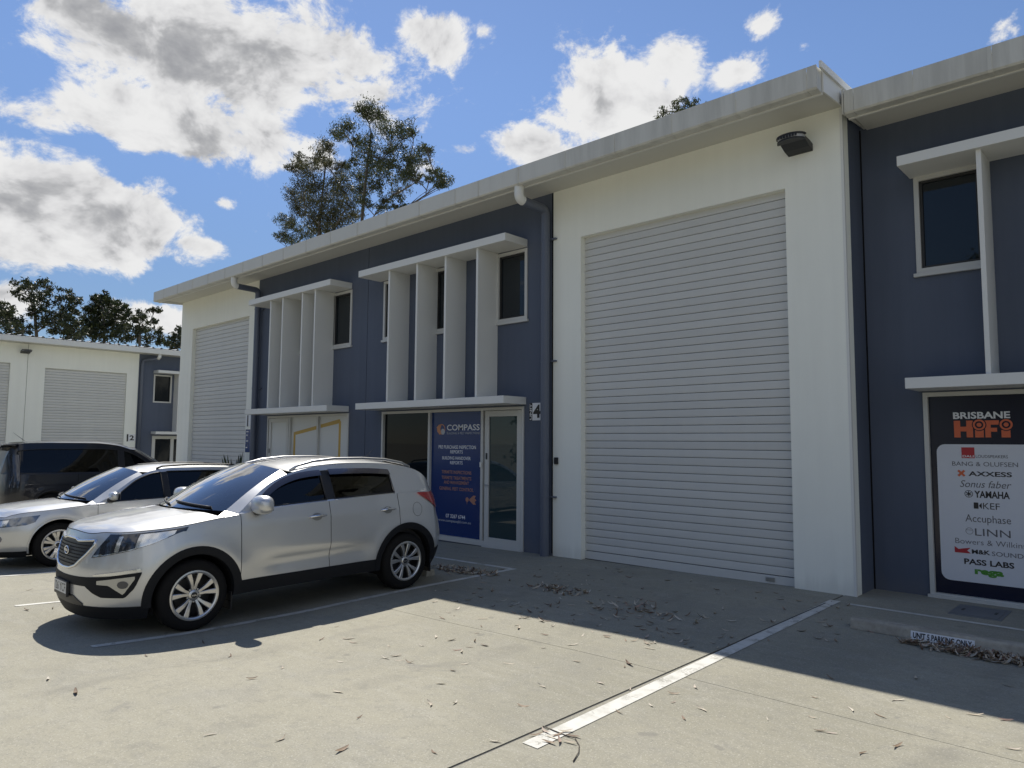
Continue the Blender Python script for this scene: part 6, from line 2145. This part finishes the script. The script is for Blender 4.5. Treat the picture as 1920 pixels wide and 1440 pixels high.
def litter(name, cx, cy, rx, ry, h, n, label, seed):
    rs = random.Random(seed)
    V = []; F = []
    for k in range(n):
        me = LM[rs.randrange(len(LM))]
        a = rs.uniform(0, 6.28); q = rs.random() ** 0.6
        x = cx + rx * q * math.cos(a); y = cy + ry * q * math.sin(a)
        s = rs.uniform(0.07, 0.13)
        M = Matrix.Translation((x, y, gz(x, y) + 0.002 + rs.random() * h * (1 - q * 0.8))) @ Matrix.Rotation(rs.uniform(0, 6.28), 4, 'Z') @ Matrix.Rotation(rs.uniform(-0.5, 0.5), 4, 'X') @ Matrix.Rotation(rs.uniform(-0.6, 0.6), 4, 'Y') @ Matrix.Diagonal((s, s, s, 1))
        n0 = len(V); V += [tuple(M @ v.co) for v in me.vertices]
        F += [tuple(n0 + i for i in p.vertices) for p in me.polygons]
    zmin = {}
    V = [(x, y, max(z, gz(x, y) + 0.001)) for x, y, z in V]
    me = mesh_py(name, V, F, True); me.materials.append(M_LITTER)
    o = bpy.data.objects.new(name, me); COL.objects.link(o)
    return tag(o, label, 'leaves', None, 'stuff')


litter('leaf_litter', -1.38, 7.30, 0.58, 0.15, 0.040, 330, 'heap of dry leaves blown against the unit 5 wheel stop', 1)
litter('leaf_litter', -0.72, 7.30, 0.45, 0.16, 0.03, 130, 'thin drift of dry leaves at the right end of the wheel stop', 2)
p = on_z(1045, 1105, -0.03)
litter('leaf_litter', p.x, p.y, 0.45, 0.22, 0.02, 75, 'patch of dry leaves on the shaded concrete before the roller door', 3)
p = on_z(868, 1068, -0.04)
litter('leaf_litter', p.x, p.y, 0.65, 0.22, 0.03, 140, 'dry leaves gathered behind the SUV at the head of its bay', 4)
p = on_z(1210, 1150, -0.03)
litter('leaf_litter', p.x, p.y, 0.75, 0.35, 0.02, 60, 'scatter of dry leaves in the middle of the shaded apron', 5)
p = on_z(1650, 1185, -0.01)
litter('leaf_litter', p.x, p.y, 0.30, 0.10, 0.02, 22, 'few dry leaves at the left end of the wheel stop', 6)

# broken twig with dry leaves on the wide line
p0 = on_z(1010, 1375, -0.01)
tw = tag(empty('fallen_twig', (p0.x, p0.y, gz(p0.x, p0.y))), 'broken gum twig with dry leaves lying over the end of the wide bay line', 'twig')
wp = [on_z(px, py, -0.006) for px, py in ((1018, 1362), (1040, 1372), (1062, 1380), (1078, 1385), (1086, 1398), (1085, 1412), (1075, 1428))]
MB().tube([(v.x, v.y, gz(v.x, v.y) + 0.006 + 0.003 * (k % 2)) for k, v in enumerate(wp)], [0.003, 0.0035, 0.0035, 0.0035, 0.003, 0.003, 0.004], 6).build('stem', M_BARK, tw, smooth=True)
for k, (px, py) in enumerate([(1005, 1378), (1022, 1372), (1035, 1383), (1045, 1378), (1060, 1372), (1068, 1392), (1030, 1392), (1075, 1380), (1050, 1390)]):
    v = on_z(px, py, -0.005)
    me = LM[k % len(LM)].copy()
    M = Matrix.Translation((v.x, v.y, gz(v.x, v.y) + 0.006)) @ Matrix.Rotation(rs.uniform(0, 6.28), 4, 'Z') @ Matrix.Rotation(rs.uniform(-0.2, 0.2), 4, 'Y') @ Matrix.Diagonal((0.09, 0.095, 0.06, 1))
    me.transform(M)
    obj_mesh('leaf', me, None, tw)
